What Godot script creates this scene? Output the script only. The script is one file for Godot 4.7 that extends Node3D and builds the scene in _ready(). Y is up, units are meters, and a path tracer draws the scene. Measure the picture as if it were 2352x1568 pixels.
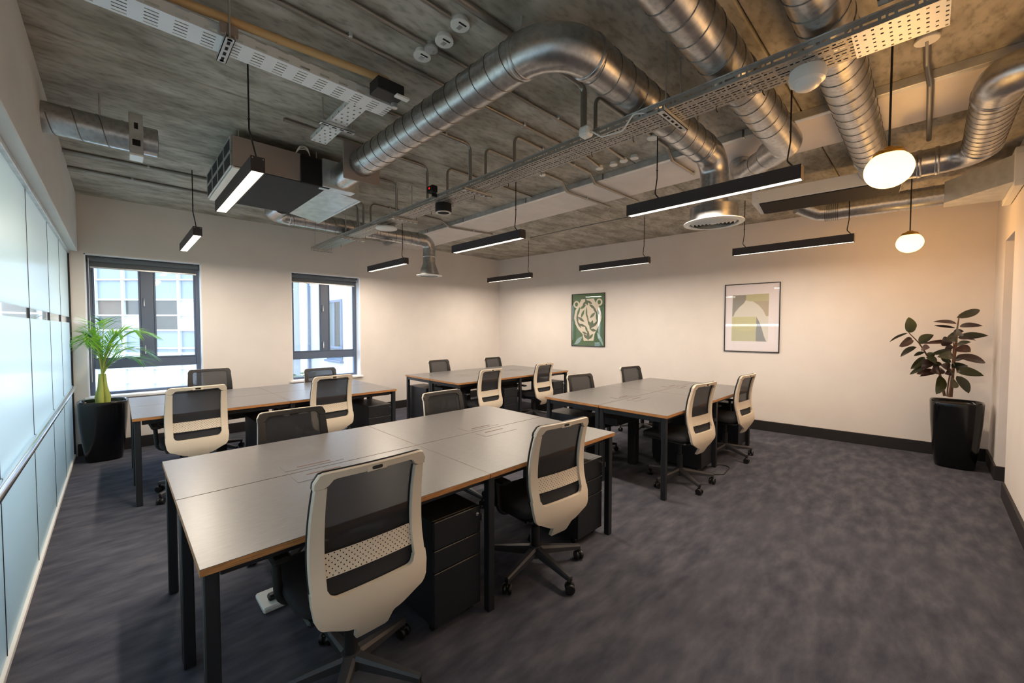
extends Node3D
# Open-plan office: four bench desks, frosted glass partition, exposed services under a concrete slab.
# World: x along the window wall, -z towards the windows, y up, metres.

const CEIL := 3.0
const GX := -0.377          # frosted glass plane
const BX := -0.296          # bulkhead face above the glass
const WZ := -6.79           # window wall plane
const RZ := 0.5             # door wall plane
const CAM_F := 931.24
const EYE := Vector3(0, 1.48, 0)

var mats := {}
var used := {}
var rng := RandomNumberGenerator.new()
var cam_basis: Basis

# ------------------------------------------------------------------ mesh collector
class MB:
	var st := SurfaceTool.new()
	func _init() -> void:
		st.begin(Mesh.PRIMITIVE_TRIANGLES)
	func v(p: Vector3, uv := Vector2.ZERO) -> void:
		st.set_uv(uv)
		st.add_vertex(p)
	func tri(a: Vector3, b: Vector3, c: Vector3, g := -1, ua := Vector2.ZERO, ub := Vector2.ZERO, uc := Vector2.ZERO) -> void:
		st.set_smooth_group(g)
		v(a, ua); v(c, uc); v(b, ub)
	func quad(a: Vector3, b: Vector3, c: Vector3, d: Vector3, g := -1, ua := Vector2.ZERO, ub := Vector2.ZERO, uc := Vector2.ZERO, ud := Vector2.ZERO) -> void:
		tri(a, b, c, g, ua, ub, uc)
		tri(a, c, d, g, ua, uc, ud)
	func tri_out(a: Vector3, b: Vector3, c: Vector3, o: Vector3) -> void:
		if (b - a).cross(c - a).dot((a + b + c) / 3.0 - o) < 0.0:
			tri(a, c, b)
		else:
			tri(a, b, c)
	func quad_out(a: Vector3, b: Vector3, c: Vector3, d: Vector3, o: Vector3) -> void:
		if (b - a).cross(c - a).dot((a + b + c + d) / 4.0 - o) < 0.0:
			quad(a, d, c, b)
		else:
			quad(a, b, c, d)
	# chamfered box between two corners, placed by t
	func box(lo: Vector3, hi: Vector3, ch := 0.0, t := Transform3D.IDENTITY) -> MB:
		var o := (lo + hi) * 0.5
		var h := (hi - lo).abs() * 0.5
		ch = minf(ch, minf(h.x, minf(h.y, h.z)) * 0.9)
		var P := func(s: Vector3, axis: int) -> Vector3:
			var q := Vector3.ZERO
			for k in 3:
				q[k] = s[k] * (h[k] if k == axis or ch <= 0.0 else h[k] - ch)
			return t * (o + q)
		var oo := t * o
		for a in 3:
			var b := (a + 1) % 3
			var c := (a + 2) % 3
			for s in [-1.0, 1.0]:
				var q := []
				for w in [[-1.0, -1.0], [1.0, -1.0], [1.0, 1.0], [-1.0, 1.0]]:
					var sg := Vector3.ZERO
					sg[a] = s; sg[b] = w[0]; sg[c] = w[1]
					q.append(P.call(sg, a))
				quad_out(q[0], q[1], q[2], q[3], oo)
			if ch > 0.0:
				for sa in [-1.0, 1.0]:
					for sb in [-1.0, 1.0]:
						var e0 := Vector3.ZERO
						e0[a] = sa; e0[b] = sb; e0[c] = -1.0
						var e1 := e0
						e1[c] = 1.0
						quad_out(P.call(e0, a), P.call(e1, a), P.call(e1, b), P.call(e0, b), oo)
		if ch > 0.0:
			for sx in [-1.0, 1.0]:
				for sy in [-1.0, 1.0]:
					for sz in [-1.0, 1.0]:
						var s := Vector3(sx, sy, sz)
						tri_out(P.call(s, 0), P.call(s, 1), P.call(s, 2), oo)
		return self
	# centre and size
	func cbox(c: Vector3, s: Vector3, ch := 0.0, t := Transform3D.IDENTITY) -> MB:
		return box(c - s * 0.5, c + s * 0.5, ch, t)
	# round bar along points; radius may be an array
	func tube(pts: Array, r: Variant, seg := 12, caps := true) -> MB:
		var n := pts.size()
		var up := Vector3.UP
		var d0: Vector3 = (pts[1] - pts[0]).normalized()
		if absf(d0.dot(up)) > 0.9:
			up = Vector3.RIGHT
		var side := d0.cross(up).normalized()
		var rings := []
		for i in n:
			var d: Vector3
			if i == 0:
				d = d0
			elif i == n - 1:
				d = (pts[i] - pts[i - 1]).normalized()
			else:
				d = ((pts[i] - pts[i - 1]).normalized() + (pts[i + 1] - pts[i]).normalized()).normalized()
			side = (side - d * side.dot(d)).normalized()
			var bi := d.cross(side)
			var rr: float = r[i] if r is Array else r
			var ring := PackedVector3Array()
			for k in seg:
				var a := TAU * k / seg
				ring.append(pts[i] + (side * cos(a) + bi * sin(a)) * rr)
			rings.append(ring)
		for i in n - 1:
			for k in seg:
				var k2 := (k + 1) % seg
				quad(rings[i][k], rings[i + 1][k], rings[i + 1][k2], rings[i][k2], 1)
		if caps:
			for k in range(1, seg - 1):
				tri(rings[0][0], rings[0][k], rings[0][k + 1])
				tri(rings[n - 1][0], rings[n - 1][k + 1], rings[n - 1][k])
		return self
	# turned shape: profile of Vector2(radius, height)
	func lathe(prof: Array, seg := 24, t := Transform3D.IDENTITY, squash := Vector2.ONE) -> MB:
		var g := 1
		for i in prof.size() - 1:
			if i > 0:
				var u: Vector2 = (prof[i] - prof[i - 1]).normalized()
				var w: Vector2 = (prof[i + 1] - prof[i]).normalized()
				if u.dot(w) < 0.8:
					g = g + 1
			for k in seg:
				var a0 := TAU * k / seg
				var a1 := TAU * (k + 1) / seg
				var p := func(q: Vector2, a: float) -> Vector3:
					return t * Vector3(cos(a) * q.x * squash.x, q.y, sin(a) * q.x * squash.y)
				var A: Vector3 = p.call(prof[i], a0)
				var B: Vector3 = p.call(prof[i], a1)
				var C: Vector3 = p.call(prof[i + 1], a1)
				var D: Vector3 = p.call(prof[i + 1], a0)
				if prof[i].x < 1e-5:
					tri(A, D, C, g)
				elif prof[i + 1].x < 1e-5:
					tri(A, D, B, g)
				else:
					quad(A, D, C, B, g)
		return self
	# rings of points, joined; side j of the ring has its own smoothing group unless groups say otherwise
	func loft(rings: Array, groups: Array = [], caps := true) -> MB:
		var n: int = rings[0].size()
		for i in rings.size() - 1:
			for k in n:
				var k2 := (k + 1) % n
				quad(rings[i][k], rings[i + 1][k], rings[i + 1][k2], rings[i][k2], groups[k] if groups.size() else k + 1)
		if caps:
			for q in [rings[0], rings[rings.size() - 1]]:
				for k in range(1, n - 1):
					tri(q[0], q[k], q[k + 1])
		return self
	# polygon in the xy plane pushed from z0 to z1
	func prism(poly: PackedVector2Array, z0: float, z1: float, t := Transform3D.IDENTITY) -> MB:
		var ix := Geometry2D.triangulate_polygon(poly)
		for z in [z0, z1]:
			for i in range(0, ix.size(), 3):
				var a := t * Vector3(poly[ix[i]].x, poly[ix[i]].y, z)
				var b := t * Vector3(poly[ix[i + 1]].x, poly[ix[i + 1]].y, z)
				var c := t * Vector3(poly[ix[i + 2]].x, poly[ix[i + 2]].y, z)
				if z == z0:
					tri(a, b, c)
				else:
					tri(a, c, b)
		for i in poly.size():
			var p := poly[i]
			var q := poly[(i + 1) % poly.size()]
			quad(t * Vector3(p.x, p.y, z0), t * Vector3(q.x, q.y, z0), t * Vector3(q.x, q.y, z1), t * Vector3(p.x, p.y, z1))
		return self
	# flat sheet with uv in metres / given size
	func sheet(a: Vector3, b: Vector3, c: Vector3, d: Vector3, u0: Vector2, u1: Vector2) -> MB:
		quad(a, b, c, d, -1, u0, Vector2(u1.x, u0.y), u1, Vector2(u0.x, u1.y))
		return self
	func quad_sheet(lo: Vector3, hi: Vector3) -> MB:
		quad(lo, Vector3(lo.x, lo.y, hi.z), hi, Vector3(lo.x, hi.y, lo.z))
		return self
	func mesh() -> ArrayMesh:
		st.generate_normals()
		return st.commit()

# ------------------------------------------------------------------ node helpers
func numbered(n: String) -> String:
	if not used.has(n):
		used[n] = 0
		return n
	used[n] += 1
	return "%s_%03d" % [n, used[n]]

func tag(o: Node, label := "", category := "", group := "", kind := "") -> void:
	if label: o.set_meta("label", label)
	if category: o.set_meta("category", category)
	if group: o.set_meta("group", group)
	if kind: o.set_meta("kind", kind)

func thing(called: String, label: String, category: String, at := Vector3.ZERO, turn := 0.0, group := "") -> Node3D:
	var o := Node3D.new()
	o.name = numbered(called)
	add_child(o)
	o.position = at
	o.rotation.y = turn
	tag(o, label, category, group)
	return o

func part(called: String, b: MB, m: Material, parent: Node, t := Transform3D.IDENTITY) -> MeshInstance3D:
	return put(called, b.mesh(), m, parent, t)

func put(called: String, me: Mesh, m: Material, parent: Node, t := Transform3D.IDENTITY) -> MeshInstance3D:
	var o := MeshInstance3D.new()
	o.name = numbered(called) if parent == self else called
	o.mesh = me
	o.material_override = m
	o.cast_shadow = GeometryInstance3D.SHADOW_CASTING_SETTING_ON
	parent.add_child(o, true)
	o.transform = t
	return o

func struct(called: String, b: MB, m: Material, label := "", parent: Node = null) -> MeshInstance3D:
	var o := part(called, b, m, parent if parent else self)
	if parent == null:
		tag(o, label, "", "", "structure")
	return o

# straight polyline with rounded corners
func fillet(p: Array, r: float, n := 8) -> Array:
	var out := [p[0]]
	for i in range(1, p.size() - 1):
		var a: Vector3 = p[i - 1] - p[i]
		var b: Vector3 = p[i + 1] - p[i]
		var rr := minf(r, minf(a.length(), b.length()) * 0.49)
		a = a.normalized()
		b = b.normalized()
		var half := a.angle_to(b) * 0.5
		var d := minf(rr / tan(half), minf((p[i - 1] - p[i]).length(), (p[i + 1] - p[i]).length()) * 0.49)
		var rad := d * tan(half)
		var c: Vector3 = p[i] + (a + b).normalized() * (rad / sin(half))
		var s: Vector3 = p[i] + a * d
		var e: Vector3 = p[i] + b * d
		var u := (s - c).normalized()
		var w := (e - c).normalized()
		for k in n + 1:
			out.append(c + u.slerp(w, float(k) / n) * rad)
	out.append(p[p.size() - 1])
	return out

# a pixel of the 2352 x 1568 frame, at a distance along the camera's axis
func at_px(x: float, y: float, depth: float) -> Vector3:
	return EYE + cam_basis * (Vector3((x - 1176.0) / CAM_F, -(y - 784.0) / CAM_F, -1.0) * depth)

# ------------------------------------------------------------------ materials
func mat(c: Color, rough := 0.6, metal := 0.0) -> StandardMaterial3D:
	var m := StandardMaterial3D.new()
	m.albedo_color = c
	m.roughness = rough
	m.metallic = metal
	m.cull_mode = BaseMaterial3D.CULL_DISABLED
	return m

func noise_tex(freq: float, c0: Color, c1: Color, oct := 4, sd := 1, size := 512, mid := Color(0, 0, 0, 0), kind := FastNoiseLite.TYPE_SIMPLEX_SMOOTH) -> NoiseTexture2D:
	var n := FastNoiseLite.new()
	n.noise_type = kind
	n.seed = sd
	n.frequency = freq
	n.fractal_octaves = oct
	n.fractal_gain = 0.55
	var t := NoiseTexture2D.new()
	t.width = size
	t.height = size
	t.seamless = true
	t.seamless_blend_skirt = 0.2
	t.noise = n
	var g := Gradient.new()
	g.set_color(0, c0)
	g.set_color(1, c1)
	g.set_offset(0, 0.12)
	g.set_offset(1, 0.88)
	if mid.a > 0:
		g.add_point(0.5, mid)
	t.color_ramp = g
	return t

func tri_tex(m: StandardMaterial3D, tex: Texture2D, scale: Vector3, tex2: Texture2D = null, scale2 := Vector3.ONE) -> StandardMaterial3D:
	m.albedo_texture = tex
	m.uv1_triplanar = true
	m.uv1_world_triplanar = true
	m.uv1_scale = scale
	if tex2:
		m.detail_enabled = true
		m.detail_albedo = tex2
		m.detail_blend_mode = BaseMaterial3D.BLEND_MODE_MUL
		m.detail_uv_layer = BaseMaterial3D.DETAIL_UV_2
		m.uv2_triplanar = true
		m.uv2_world_triplanar = true
		m.uv2_scale = scale2
	return m

func slot_image(w: int, h: int, rects: Array) -> ImageTexture:
	var im := Image.create(w, h, false, Image.FORMAT_RGBA8)
	im.fill(Color.WHITE)
	for r in rects:
		im.fill_rect(r, Color(1, 1, 1, 0))
	return ImageTexture.create_from_image(im)

func make_materials() -> void:
	var grey_hi := Color(1, 1, 1)
	# paint on plaster
	mats.paint = tri_tex(mat(Color(0.89, 0.863, 0.843), 0.62), noise_tex(0.02, Color(0.98, 0.98, 0.98), grey_hi, 3, 3, 256), Vector3(0.4, 0.4, 0.4))
	mats.bulkhead = tri_tex(mat(Color(0.86, 0.87, 0.87), 0.6), noise_tex(0.02, Color(0.98, 0.98, 0.98), grey_hi, 3, 4, 256), Vector3(0.4, 0.4, 0.4))
	mats.white = mat(Color(0.92, 0.92, 0.91), 0.4)
	# shuttered concrete, streaked along the planks
	mats.concrete = tri_tex(mat(Color(1, 1, 1), 0.75),
		noise_tex(0.008, Color(0.58, 0.56, 0.51), Color(0.80, 0.785, 0.745), 5, 11, 1024, Color(0.70, 0.68, 0.635)), Vector3(0.20, 0.3, 0.42),
		noise_tex(0.02, Color(0.80, 0.80, 0.79), grey_hi, 5, 12, 1024, Color(0.96, 0.96, 0.955)), Vector3(0.40, 0.6, 1.0))
	mats.soffit = tri_tex(mat(Color(0.89, 0.863, 0.843), 0.42), noise_tex(0.012, Color(0.95, 0.95, 0.95), grey_hi, 4, 13, 512), Vector3(0.3, 0.3, 0.6))
	# carpet with wavy streaks
	var carpet := tri_tex(mat(Color(0.90, 0.92, 1.0), 0.95),
		noise_tex(0.016, Color(0.315, 0.315, 0.33), Color(0.445, 0.435, 0.43), 5, 21, 1024, Color(0.375, 0.37, 0.375)), Vector3(0.17, 0.5, 0.48),
		noise_tex(0.16, Color(0.80, 0.80, 0.80), grey_hi, 3, 22, 1024, Color(0.93, 0.93, 0.93)), Vector3(1.5, 1.6, 2.2))
	carpet.metallic_specular = 0.15
	mats.carpet = carpet
	mats.skirting = mat(Color(0.125, 0.115, 0.12), 0.55)
	# metals
	var galv := tri_tex(mat(Color(0.82, 0.82, 0.82), 0.3, 1.0), noise_tex(0.03, Color(0.80, 0.80, 0.80), grey_hi, 4, 31, 512, Color(0.92, 0.92, 0.92), FastNoiseLite.TYPE_CELLULAR), Vector3(2, 2, 2))
	mats.galv = galv
	mats.seam = mat(Color(0.52, 0.51, 0.5), 0.4, 1.0)
	mats.zinc = tri_tex(mat(Color(0.86, 0.87, 0.87), 0.42, 0.85), noise_tex(0.02, Color(0.88, 0.88, 0.88), grey_hi, 4, 32, 256), Vector3(1.5, 1.5, 1.5))
	mats.conduit = mat(Color(0.62, 0.61, 0.59), 0.42, 0.9)
	mats.chrome = mat(Color(0.88, 0.88, 0.88), 0.16, 1.0)
	mats.brass = mat(Color(0.83, 0.66, 0.33), 0.28, 1.0)
	mats.black_metal = mat(Color(0.115, 0.115, 0.125), 0.5)
	mats.desk_steel = tri_tex(mat(Color(0.125, 0.135, 0.155), 0.42), noise_tex(0.1, Color(0.92, 0.92, 0.92), grey_hi, 2, 35, 256), Vector3(4, 4, 4))
	mats.fixture = mat(Color(0.20, 0.175, 0.18), 0.55)
	mats.black = mat(Color(0.065, 0.06, 0.065), 0.85)
	mats.cable = mat(Color(0.09, 0.09, 0.09), 0.6)
	mats.white_plastic = mat(Color(0.90, 0.90, 0.88), 0.35)
	mats.card = mat(Color(0.58, 0.53, 0.50), 0.85)
	mats.dark_panel = mat(Color(0.115, 0.115, 0.12), 0.75)
	mats.filter = mat(Color(0.13, 0.14, 0.16), 0.85)
	mats.pipe = mat(Color(0.80, 0.66, 0.46), 0.55)
	mats.red = mat(Color(0.8, 0.05, 0.05), 0.4)
	mats.red.emission_enabled = true
	mats.red.emission = Color(1, 0.05, 0.05)
	mats.red.emission_energy_multiplier = 1.5
	# desk top: grey linoleum on birch ply
	mats.top = tri_tex(mat(Color(0.45, 0.44, 0.435), 0.32), noise_tex(0.05, Color(0.91, 0.91, 0.91), grey_hi, 5, 41, 512), Vector3(0.5, 1, 3.0))
	mats.ply = tri_tex(mat(Color(0.80, 0.56, 0.33), 0.55), noise_tex(0.03, Color(0.72, 0.70, 0.68), grey_hi, 3, 42, 256), Vector3(1.2, 30.0, 1.2))
	mats.slot = mat(Color(0.36, 0.24, 0.17), 0.7)
	# chair
	mats.cream = mat(Color(0.86, 0.805, 0.725), 0.5)
	mats.fabric = tri_tex(mat(Color(0.14, 0.14, 0.155), 0.9), noise_tex(0.3, Color(0.75, 0.75, 0.75), grey_hi, 2, 51, 256), Vector3(6, 6, 6))
	mats.plastic = mat(Color(0.105, 0.105, 0.11), 0.45)
	mats.castor = mat(Color(0.075, 0.075, 0.08), 0.35)
	mats.chair_base = mat(Color(0.27, 0.27, 0.28), 0.38, 0.3)
	var net := mat(Color(0.14, 0.145, 0.165, 0.90), 0.75)
	net.transparency = BaseMaterial3D.TRANSPARENCY_ALPHA
	mats.net = net
	var im := Image.create(40, 40, false, Image.FORMAT_RGBA8)
	im.fill(Color.WHITE)
	for c in [Vector2(10, 10), Vector2(30, 30)]:
		for y in range(-5, 6):
			for x in range(-5, 6):
				if x * x + y * y <= 22:
					im.set_pixel(int(c.x) + x, int(c.y) + y, Color(1, 1, 1, 0))
	var lum := mat(Color(0.86, 0.805, 0.725), 0.5)
	lum.albedo_texture = ImageTexture.create_from_image(im)
	lum.transparency = BaseMaterial3D.TRANSPARENCY_ALPHA_SCISSOR
	lum.alpha_scissor_threshold = 0.5
	mats.lumbar = lum
	# perforated trays: one tile is 0.1 m along, full width across
	var ra := []
	for k in 7:
		var x0 := 4 if k % 2 == 0 else 54
		ra.append(Rect2i(x0, 11 + k * 18, 44, 6))
		ra.append(Rect2i((x0 + 54) % 100, 10 + k * 18, 12, 8))
		ra.append(Rect2i((x0 + 74) % 100, 11 + k * 18, 16, 6))
	mats.tray_a = perforated(mat(Color(0.68, 0.67, 0.65), 0.45, 0.8), slot_image(100, 140, ra))
	var rb := []
	for k in 5:
		rb.append(Rect2i(10, 22 + k * 24, 46, 7))
	mats.tray_b = perforated(mat(Color(0.90, 0.92, 0.93), 0.45, 0.35), slot_image(96, 140, rb))
	var rc := []
	for k in 5:
		rc.append(Rect2i(8 if k % 2 == 0 else 34, 14 + k * 18, 9, 11))
	mats.tray_c = perforated(mat(Color(0.90, 0.92, 0.93), 0.45, 0.35), slot_image(52, 104, rc))
	# frosted film on glass
	var fr := mat(Color(0.70, 0.86, 0.86), 0.32)
	fr.backlight_enabled = true
	fr.backlight = Color(1, 1, 1)
	fr.clearcoat_enabled = true
	fr.clearcoat = 0.7
	fr.clearcoat_roughness = 0.16
	mats.frost = fr
	mats.pane = glass(Color(0.9, 0.97, 0.97, 0.10))
	mats.picture_glass = glass(Color(1, 1, 1, 0.02))
	mats.frame_blue = mat(Color(0.34, 0.39, 0.47), 0.45)
	mats.blind = mat(Color(0.36, 0.38, 0.40), 0.8)
	mats.reveal = mat(Color(0.93, 0.93, 0.94), 0.5)
	mats.pot = mat(Color(0.04, 0.043, 0.055), 0.17)
	mats.soil = tri_tex(mat(Color(0.30, 0.22, 0.17), 0.95), noise_tex(0.1, Color(0.4, 0.4, 0.4), grey_hi, 4, 61, 128), Vector3(6, 6, 6))
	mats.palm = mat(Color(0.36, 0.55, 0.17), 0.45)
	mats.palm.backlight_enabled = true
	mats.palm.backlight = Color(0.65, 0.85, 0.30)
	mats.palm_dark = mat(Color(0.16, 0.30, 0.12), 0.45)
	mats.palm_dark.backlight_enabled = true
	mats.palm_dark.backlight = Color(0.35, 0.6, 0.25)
	mats.palm_stem = mat(Color(0.62, 0.66, 0.32), 0.5)
	mats.leaf_a = mat(Color(0.20, 0.22, 0.15), 0.3)
	mats.leaf_b = mat(Color(0.27, 0.20, 0.19), 0.3)
	mats.leaf_c = mat(Color(0.27, 0.29, 0.17), 0.32)
	mats.bark = mat(Color(0.40, 0.29, 0.22), 0.8)
	mats.led = emit(Color(1.0, 0.93, 0.82), 3.2)
	mats.globe = emit(Color(1.0, 0.80, 0.48), 4.0)
	mats.facade_white = mat(Color(0.78, 0.78, 0.77), 0.6)
	mats.facade_blue = mat(Color(0.46, 0.50, 0.56), 0.4)
	mats.facade_dark = mat(Color(0.13, 0.14, 0.14), 0.2)
	mats.facade_brown = mat(Color(0.34, 0.27, 0.21), 0.6)
	mats.facade_green = mat(Color(0.30, 0.38, 0.38), 0.4)
	mats.ground = tri_tex(mat(Color(0.72, 0.71, 0.68), 0.8), noise_tex(0.05, Color(0.85, 0.85, 0.85), grey_hi, 4, 71, 256), Vector3(0.3, 0.3, 0.3))
	mats.hedge = mat(Color(0.22, 0.33, 0.13), 0.8)

func perforated(src: StandardMaterial3D, tex: Texture2D) -> StandardMaterial3D:
	var m := mat(src.albedo_color, src.roughness, src.metallic)
	m.albedo_texture = tex
	m.transparency = BaseMaterial3D.TRANSPARENCY_ALPHA_SCISSOR
	m.alpha_scissor_threshold = 0.5
	m.texture_filter = BaseMaterial3D.TEXTURE_FILTER_LINEAR
	return m

func glass(c: Color) -> StandardMaterial3D:
	var m := mat(c, 0.02)
	m.transparency = BaseMaterial3D.TRANSPARENCY_ALPHA
	return m

func emit(c: Color, e: float) -> StandardMaterial3D:
	var m := mat(Color(0.9, 0.9, 0.9), 0.5)
	m.emission_enabled = true
	m.emission = c
	m.emission_energy_multiplier = e
	return m

# ------------------------------------------------------------------ camera, sky, exposure
func setup_view() -> void:
	cam_basis = Basis.from_euler(Vector3(deg_to_rad(-1.918), deg_to_rad(-44.294), deg_to_rad(0.055)), EULER_ORDER_YXZ)
	var cam := Camera3D.new()
	cam.name = "camera"
	add_child(cam)
	cam.position = EYE
	cam.basis = cam_basis
	cam.fov = rad_to_deg(2.0 * atan(784.0 / CAM_F))
	cam.near = 0.02
	cam.far = 200.0
	cam.current = true
	var we := WorldEnvironment.new()
	we.name = "environment"
	var e := Environment.new()
	e.background_mode = Environment.BG_SKY
	var sky := Sky.new()
	var sm := ProceduralSkyMaterial.new()
	sm.sky_top_color = Color(0.72, 0.84, 1.0)
	sm.sky_horizon_color = Color(0.90, 0.95, 1.0)
	sm.ground_horizon_color = Color(0.75, 0.77, 0.78)
	sm.ground_bottom_color = Color(0.6, 0.6, 0.6)
	sm.sky_energy_multiplier = 1.0
	sky.sky_material = sm
	e.sky = sky
	e.background_energy_multiplier = 10.0
	e.tonemap_mode = Environment.TONE_MAPPER_LINEAR
	e.tonemap_exposure = 1.0
	e.sdfgi_enabled = true
	e.ssao_enabled = true
	e.ssil_enabled = true
	we.environment = e
	add_child(we)

const LED_ENERGY := 3.45
const GLOBE_ENERGY := 0.5

# ------------------------------------------------------------------ room shell
func wall_with_holes(x0: float, x1: float, y0: float, y1: float, z_face: float, z_back: float, holes: Array) -> MB:
	# wall in a plane of constant z, holes = [x0, x1, y0, y1] sorted along x
	var b := MB.new()
	var x := x0
	for h in holes:
		b.box(Vector3(x, y0, z_back), Vector3(h[0], y1, z_face))
		if h[2] > y0:
			b.box(Vector3(h[0], y0, z_back), Vector3(h[1], h[2], z_face))
		if h[3] < y1:
			b.box(Vector3(h[0], h[3], z_back), Vector3(h[1], y1, z_face))
		x = h[1]
	b.box(Vector3(x, y0, z_back), Vector3(x1, y1, z_face))
	return b

const ART_A := Vector3(6.205, 0, -6.79)
const ART_B := Vector3(6.897, 0, 0.56)

func art_xf() -> Transform3D:
	# local x runs along the picture wall from the window corner, local z points into the room
	var u := (ART_B - ART_A).normalized()
	return Transform3D(Basis(u, Vector3.UP, u.cross(Vector3.UP)), ART_A)

func build_shell() -> void:
	struct("floor", MB.new().box(Vector3(-2.2, -0.15, -6.99), Vector3(7.4, 0, 1.8)), mats.carpet, "charcoal carpet with wavy grey streaks")
	# ceiling: concrete planks with recessed joints
	var c := Node3D.new()
	c.name = numbered("ceiling")
	add_child(c)
	tag(c, "bare concrete slab ceiling with plank joints", "", "", "structure")
	part("slab", MB.new().box(Vector3(-2.2, CEIL + 0.03, -6.99), Vector3(7.4, CEIL + 0.3, 1.8)), mats.concrete, c)
	var joints := [-6.99, -5.74, -4.475, -3.20, -1.93, -0.66, 0.61, 1.8]
	for i in joints.size() - 1:
		part("plank", MB.new().box(Vector3(-2.2, CEIL, joints[i] + 0.005), Vector3(7.4, CEIL + 0.05, joints[i + 1] - 0.005), 0.006), mats.concrete, c)
	# window wall
	var holes := [[-0.25, 0.83, 0.655, 2.335], [1.918, 2.997, 0.655, 2.335]]
	struct("wall_window", wall_with_holes(-2.2, 6.6, -0.15, CEIL + 0.05, WZ, WZ - 0.26, holes), mats.paint, "cream painted wall with two deep window openings")
	# picture wall, slightly out of square
	var t := art_xf()
	var L := (ART_B - ART_A).length()
	struct("wall_picture", MB.new().box(Vector3(-0.2, -0.15, -0.2), Vector3(L + 0.3, CEIL + 0.05, 0), 0.0, t), mats.paint, "cream painted wall carrying two framed prints")
	# door wall with an open doorway
	struct("wall_door", wall_with_holes(-2.2, 7.3, -0.15, CEIL + 0.05, RZ, RZ + 0.85, [[5.515, 6.12, -0.15, 2.315]]), mats.paint, "cream painted wall with an open doorway beside the rubber plant")
	struct("wall_passage", MB.new().box(Vector3(5.2, -0.15, RZ + 1.0), Vector3(6.5, CEIL, RZ + 1.3)), mats.paint, "cream wall closing the passage beyond the doorway")
	# skirting boards
	var bb := MB.new()
	bb.box(Vector3(0, 0, 0), Vector3(L, 0.14, 0.018), 0.004, t)
	struct("baseboard_picture", bb, mats.skirting, "dark skirting board along the picture wall")
	struct("baseboard_window", MB.new().box(Vector3(GX + 0.03, 0, WZ), Vector3(6.2, 0.14, WZ + 0.018), 0.004), mats.skirting, "dark skirting board along the window wall")
	struct("baseboard_door", MB.new().box(Vector3(6.12, 0, RZ - 0.018), Vector3(6.88, 0.14, RZ), 0.004), mats.skirting, "dark skirting board on the pier behind the rubber plant")
	struct("baseboard_jamb", MB.new().box(Vector3(6.102, 0, RZ - 0.018), Vector3(6.12, 0.14, RZ + 0.84), 0.004), mats.skirting, "dark skirting board on the doorway jamb")
	struct("baseboard_side", MB.new().box(Vector3(-0.3, 0, RZ - 0.018), Vector3(5.515, 0.14, RZ), 0.004), mats.skirting, "dark skirting board on the wall before the doorway")
	# frosted partition with a bulkhead
	var w := Node3D.new()
	w.name = numbered("wall_left")
	add_child(w)
	tag(w, "frosted glass partition under a plaster bulkhead with a steel handrail", "", "", "structure")
	part("bulkhead", MB.new().box(Vector3(-0.52, 2.345, WZ), Vector3(BX, CEIL, RZ), 0.004), mats.bulkhead, w)
	var seams := [WZ + 0.012, -5.79, -4.885, -3.83, -2.80, -1.75, -0.70, RZ - 0.01]
	for i in seams.size() - 1:
		var z0: float = seams[i] + 0.004
		var z1: float = seams[i + 1] - 0.004
		var p := part("glass_panel", MB.new().box(Vector3(GX - 0.012, 0.03, z0), Vector3(GX, 1.535, z1)), mats.frost, w)
		part("upper_film", MB.new().box(Vector3(GX - 0.012, 1.60, z0), Vector3(GX, 2.325, z1)), mats.frost, p)
		part("clear_band", MB.new().quad_sheet(Vector3(GX - 0.006, 1.535, z0), Vector3(GX - 0.006, 1.60, z1)), mats.pane, p)
	for s in seams:
		if s > WZ + 0.1 and s < RZ - 0.1:
			part("joint_strip", MB.new().box(Vector3(GX - 0.011, 0.03, s - 0.004), Vector3(GX + 0.002, 2.32, s + 0.004), 0.001), mats.black_metal, w)
	part("head_track", MB.new().box(Vector3(GX - 0.03, 2.315, WZ), Vector3(GX + 0.022, 2.35, RZ), 0.003), mats.zinc, w)
	part("floor_track", MB.new().box(Vector3(GX - 0.03, 0, WZ), Vector3(GX + 0.014, 0.032, RZ), 0.003), mats.white, w)
	part("wall_channel", MB.new().box(Vector3(GX - 0.02, 0, WZ), Vector3(GX + 0.015, 2.345, WZ + 0.02), 0.002), mats.black_metal, w)
	part("handrail", MB.new().tube([Vector3(GX + 0.022, 0.81, WZ + 0.05), Vector3(GX + 0.022, 0.81, RZ - 0.05)], 0.023, 16), mats.chrome, w)
	for s in seams:
		if s > WZ + 0.1 and s < RZ - 0.1:
			part("rail_bracket", MB.new().tube([Vector3(GX, 0.81, s), Vector3(GX + 0.02, 0.81, s)], 0.008, 8), mats.chrome, w)
	# corridor beyond the glass, daylit through a long opening
	var cw := MB.new()
	cw.box(Vector3(-1.5, -0.15, -6.99), Vector3(-1.3, 1.2, 1.3))
	cw.box(Vector3(-1.5, 1.95, -6.99), Vector3(-1.3, CEIL + 0.05, 1.3))
	struct("wall_corridor", cw, mats.paint, "corridor wall with a long strip window beyond the frosted glass")
	# boxed beam across the ceiling
	struct("trim_beam", MB.new().box(Vector3(3.52, 2.945, WZ), Vector3(4.12, CEIL + 0.01, RZ), 0.004), mats.soffit, "boxed plaster beam under the slab")

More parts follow.
